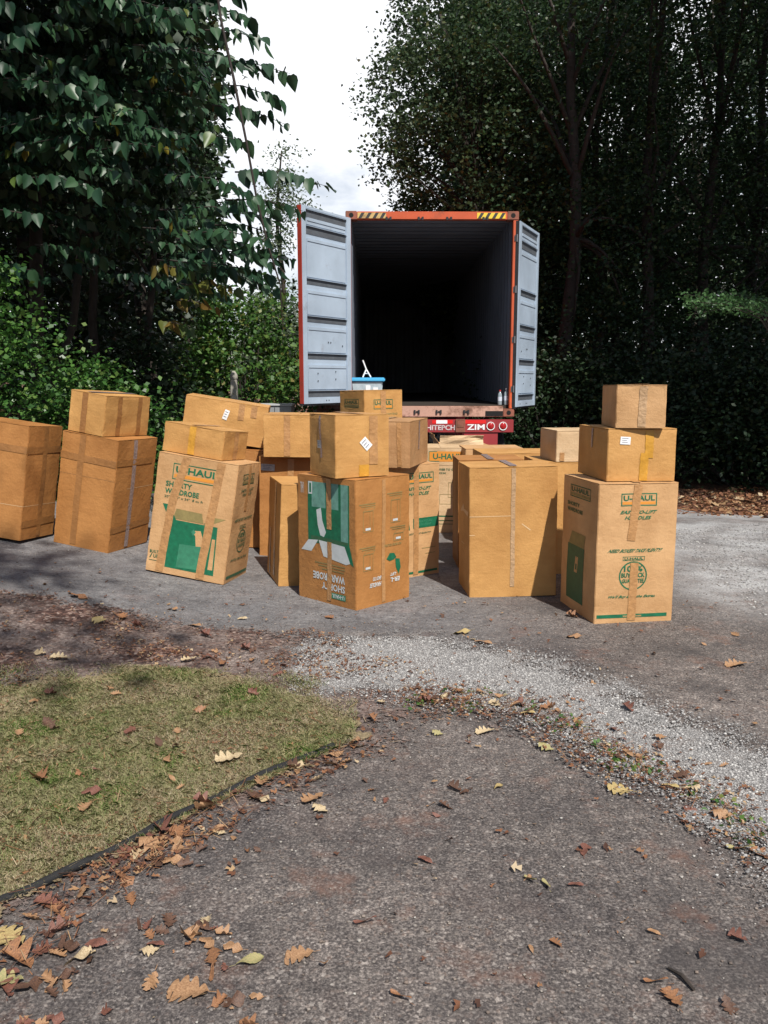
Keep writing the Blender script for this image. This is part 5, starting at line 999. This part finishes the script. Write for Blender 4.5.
FC = {'pale tan': leafcolor('leaf_pale_tan', (.50, .40, .25), (.34, .25, .14)), 'tan': leafcolor('leaf_tan', (.36, .21, .11), (.22, .115, .055)), 'orange-brown': leafcolor('leaf_orange_brown', (.30, .14, .06), (.16, .075, .038)),
      'red-brown': leafcolor('leaf_red_brown', (.19, .075, .05), (.11, .045, .032)), 'yellow': leafcolor('leaf_yellow', (.42, .32, .14), (.30, .22, .09)), 'yellow-green': leafcolor('leaf_yellow_green', (.22, .22, .09), (.34, .27, .13)), 'dark brown': leafcolor('leaf_dark_brown', (.12, .06, .035), (.06, .03, .02))}
def oak(seed, lobes=4, slim=1.0, curl=1.0, plain=False):
    rd = random.Random(seed); n = 26; V = []; F = []; ph = rd.uniform(-.3, .3); cx = rd.uniform(-1.6, 1.6) * curl; cy = rd.uniform(-1.2, 1.8) * curl; tw = rd.uniform(-.8, .8) * curl
    def z(x, y): return .16 * (cx * x * x * 2.2 + cy * (y - .5) ** 2 + tw * x * (y - .5)) + .05 * curl * math.sin(7 * x + 5 * y + seed)
    for i in range(n + 1):
        t = i / n; env = (math.sin(math.pi * min(1, t * 1.02)) ** .6 * (.55 + .35 * t)) if 0 < t < 1 else 0
        lob = 1 if plain else (.26 + .74 * abs(math.sin(math.pi * (lobes * t + ph) * .98)) ** .8)
        wl, wr = (.5 * slim * env * lob * (1 + rd.uniform(-.12, .12)) for _ in range(2))
        if not plain: wr = .5 * slim * env * (.26 + .74 * abs(math.sin(math.pi * (lobes * t + ph + .12) * .98)) ** .8)
        bx = .05 * math.sin(3 * t + seed); sh = .22 * wl
        for x, y in ((bx - wl, t + sh), (bx - wl * .5, t + sh * .5), (bx, t), (bx + wr * .5, t + .11 * wr), (bx + wr, t + .22 * wr)): V.append((x, y - .5, z(x, y) + (.03 if x != bx else 0)))
    for i in range(n):
        for k in range(4): a = i * 5 + k; F.append((a, a + 1, a + 6, a + 5))
    o = len(V); V += [(-.012, -.72, .02), (.012, -.72, .02), (.012, -.49, .0), (-.012, -.49, 0)]; F.append((o, o + 1, o + 2, o + 3))
    zm = min(v[2] for v in V); return [(x, y, q - zm) for x, y, q in V], F
OAK = [oak(1, 4, 1.05), oak(2, 5, .9, 1.2), oak(3, 4, 1.15, .6), oak(4, 5, .85, 1.7), oak(5, 2, .8, 2.0), oak(6, 1, .55, 1.3, True), oak(7, 1, .4, 2.2, True), oak(8, 3, 1.0, 2.4)]
_lm = {}
def leaf_obj(x, y, size, var, colr, label, group=None, rz=None, tilt=None, lift=.004):
    k = (var, colr)
    if k not in _lm:
        me = bpy.data.meshes.new('fallen_leaf'); me.from_pydata(OAK[var][0], [], OAK[var][1]); me.update(); me.materials.append(FC[colr]); me.polygons.foreach_set('use_smooth', [True] * len(me.polygons)); _lm[k] = me
    o = bpy.data.objects.new('fallen_leaf', _lm[k]); C.objects.link(o); o.scale = (size,) * 3
    base = .022 if sdf(lawn_poly, np.array([x]), np.array([y]))[0] > 0 else (.012 if max(sdf(dirt, np.array([x]), np.array([y]))[0], sdf(grav, np.array([x]), np.array([y]))[0]) > 0 else .001)
    o.location = (x, y, g1(x, y) + base + lift); t = tilt if tilt is not None else .22; o.rotation_euler = (lr.uniform(-t, t), lr.uniform(-t, t), lr.uniform(0, 6.28) if rz is None else rz)
    tag(o, label, 'leaf', group); return o
lr = random.Random(42)
BIG = [(229, 766, .115, 0, 'pale tan', 'large pale tan oak leaf lying alone on the lawn', 1.9), (485, 733, .095, 1, 'pale tan', 'long pale oak leaf at the top of the near asphalt', 1.7), (545, 750, .085, 3, 'yellow-green', 'pale greenish leaf right of the long pale one', 1.2),
 (620, 791, .10, 2, 'yellow', 'broad pale yellow oak leaf near the gravel seam', 1.4), (498, 788, .055, 5, 'yellow', 'small curved yellow leaf on the near asphalt', -.6), (40, 786, .10, 7, 'orange-brown', 'crumpled orange-brown leaf on the lawn at left', .5), (92, 799, .09, 4, 'red-brown', 'long curled brown leaf on the lawn at left', 1.5),
 (189, 663, .09, 0, 'pale tan', 'pale leaf at the top edge of the lawn', 2.0), (207, 660, .075, 4, 'red-brown', 'upright curled red-brown leaf beside the pale one at the top of the lawn', -.5), (60, 661, .11, 1, 'pale tan', 'pale oak leaf in the reddish litter at left', 1.4), (78, 598, .14, 4, 'orange-brown', 'orange leaf on the asphalt below the leftmost cartons', 1.6),
 (100, 624, .11, 3, 'yellow', 'yellowish leaf in the litter above the lawn', 1.2), (122, 620, .10, 0, 'orange-brown', 'orange oak leaf in the litter above the lawn', .3), (195, 627, .10, 5, 'tan', 'tan leaf in the litter right of the orange one', 1.2), (206, 638, .09, 7, 'red-brown', 'dark red leaf in the litter below the tan one', .8),
 (313, 801, .10, 0, 'tan', 'tan oak leaf on the asphalt below the tip of the lawn', 2.2), (320, 812, .075, 3, 'pale tan', 'pale leaf partly under the tan oak leaf', 1.0), (161, 833, .11, 7, 'red-brown', 'standing red-brown leaf in the pile by the black edging', .2), (183, 834, .10, 2, 'orange-brown', 'orange leaf in the pile by the black edging', 1.2),
 (150, 848, .11, 3, 'tan', 'tan leaf at the foot of the pile by the black edging', 1.7), (130, 853, .10, 1, 'red-brown', 'red-brown leaf at the left of the pile by the edging', 2.6), (300, 956, .085, 2, 'tan', 'tan oak leaf in the middle of the near asphalt', 1.7), (190, 992, .12, 2, 'tan', 'large tan oak leaf at the bottom of the photo', 1.3),
 (215, 962, .09, 3, 'orange-brown', 'orange oak leaf above the large tan leaf at the bottom', .2), (250, 963, .085, 5, 'yellow-green', 'half green leaf right of the orange one at the bottom', -1.1), (233, 950, .07, 4, 'tan', 'curled tan leaf above the half green one', 1.3), (188, 940, .085, 7, 'tan', 'crumpled tan leaf above the large bottom leaf', .3),
 (672, 1001, .075, 0, 'orange-brown', 'orange oak leaf at the bottom right', .2), (556, 945, .05, 1, 'orange-brown', 'small orange oak leaf in the lower middle', .4), (10, 940, .13, 2, 'yellow', 'large pale yellow leaf at the left edge below the edging', 1.0), (18, 962, .12, 7, 'orange-brown', 'dark orange leaf under the large pale yellow one', .9), (6, 985, .10, 0, 'yellow-green', 'greenish leaf at the lower left corner', 1.5),
 (50, 905, .10, 1, 'red-brown', 'reddish leaf by the left end of the black edging', 1.2), (84, 896, .07, 3, 'tan', 'tan oak leaf standing near the black edging', .1), (115, 865, .06, 4, 'red-brown', 'small red-brown leaf near the black edging', .4), (530, 882, .055, 6, 'yellow-green', 'green and cream curled leaf left of its twin', .5), (546, 887, .055, 6, 'yellow-green', 'green and cream curled leaf right of its twin', .2),
 (585, 852, .065, 4, 'red-brown', 'twisted dark red leaf in the middle right', -.3), (576, 887, .05, 5, 'red-brown', 'small flat red leaf below the twisted dark red one', 1.6), (552, 855, .0, 0, '', '', 0), (722, 820, .08, 3, 'tan', 'tan leaf on the gravel at right', 1.2), (690, 812, .065, 4, 'red-brown', 'brown leaf on the gravel left of the tan one', .9), (762, 858, .09, 0, 'orange-brown', 'orange leaf at the right edge of the photo', .4),
 (740, 852, .09, 6, 'yellow-green', 'long green blade-like leaf near the right edge', 1.1), (628, 712, .075, 7, 'red-brown', 'upright dark leaf on the pale gravel', .1), (736, 666, .13, 1, 'tan', 'tan leaf on the asphalt right of the round badge carton', 1.5), (462, 634, .12, 4, 'yellow', 'yellowish leaf between the cartons and the gravel', 1.7), (483, 644, .11, 5, 'tan', 'tan leaf right of the yellowish one before the gravel', 1.3),
 (574, 638, .10, 4, 'tan', 'small tan leaf in front of the round badge carton', 1.3), (572, 617, .09, 7, 'orange-brown', 'orange leaf at the left foot of the round badge carton', .7), (372, 722, .06, 7, 'orange-brown', 'brown leaf between lawn tip and seam', .3), (381, 706, .055, 0, 'pale tan', 'pale leaf just right of the lawn tip', .6), (437, 735, .06, 3, 'yellow-green', 'greenish leaf left of the long pale one', 1.3), (528, 717, .07, 5, 'yellow', 'yellow leaf lying on the seam', 1.5),
 (670, 791, .07, 5, 'yellow', 'small yellow leaf right of the broad yellow one', 1.0), (660, 742, .07, 3, 'tan', 'tan leaf in the middle of the gravel', 1.6), (455, 790, .065, 7, 'dark brown', 'crumpled dark leaf in the middle of the near asphalt', .6), (425, 862, .06, 5, 'red-brown', 'thin red-brown leaf in the middle of the near asphalt', .9), (400, 1000, .07, 6, 'orange-brown', 'thin orange sliver of leaf at the bottom centre', .9),
 (365, 925, .07, 6, 'red-brown', 'straight red-brown leaf right of the tan oak leaf', 1.5), (738, 940, .06, 7, 'red-brown', 'dark red crumpled leaf at the lower right', .6), (655, 985, .07, 6, 'orange-brown', 'faded orange leaf left of the bottom right oak leaf', 1.4)]
for px, py, s, v, cl, lab, rz in BIG:
    if not cl: continue
    x, y = G(px, py); leaf_obj(x, y, s * (.92 if py < 930 else .85), v, cl, lab, rz=rz, tilt=.3 if v in (3, 4, 7) else .12)
zones = [('near asphalt', [(-1.0, 1.5), (1.1, 1.5), (1.5, 2.8), (.6, 3.5), (-.1, 3.2), (-.8, 2.2)], 62, .022, .055, None), ('lawn', lawn_poly, 16, .03, .06, (-1.9, .1)), ('reddish litter bed', dirt, 46, .03, .075, (-2.4, 1.6)),
         ('strip beside the black edging', edge_l, 30, .035, .085, (-1.5, .2)), ('asphalt corner at left', [G(*p) for p in [(-10, 925), (60, 905), (130, 960), (60, 1023), (-10, 1023)]], 15, .04, .08, None), ('lower left leaf patch', [G(*p) for p in [(135, 930), (210, 905), (275, 960), (230, 1010), (140, 990)]], 16, .03, .07, None), ('leafy seam of the gravel', seam, 34, .03, .07, (0, 1.5)), ('asphalt in front of the cartons', [(-2.5, 5.1), (-.6, 4.6), (.9, 4.3), (1.4, 3.6), (3.0, 4.4), (3.4, 7.0), (1.9, 4.7), (1.2, 4.7), (-.1, 5.0), (-1.2, 5.4)], 18, .035, .075, None)]
for zn, poly, n, lo, hi, xr in zones:
    c = 0
    for q in (clumpy(in_poly(poly, 2500), 1.8, .12, .05) if n > 30 or 'lawn' in zn else in_poly(poly, 900)):
        if xr and not (xr[0] < q[0] < xr[1]): continue
        cl = lr.choice(['red-brown', 'orange-brown', 'tan', 'tan', 'dark brown', 'pale tan', 'red-brown', 'tan', 'dark brown']); v = lr.choice([0, 1, 3, 4, 5, 6, 7, 7, 4])
        leaf_obj(float(q[0]), float(q[1]), lr.uniform(lo, hi), v, cl, 'small dry %s leaf scattered on the %s' % (cl, zn), 'fallen leaves on the ' + zn, tilt=.45); c += 1
        if c >= n: break
tw = MB(); q0, q1, q2 = G(668, 970), G(682, 980), G(694, 992); tw.tube([(q0[0], q0[1], g1(*q0) + .006), (q1[0], q1[1], g1(*q1) + .012), (q2[0], q2[1], g1(*q2) + .006)], [.003, .005, .004], 6); tag(tw.build('twig', BARK), 'short dark twig on the asphalt at lower right', 'twig')
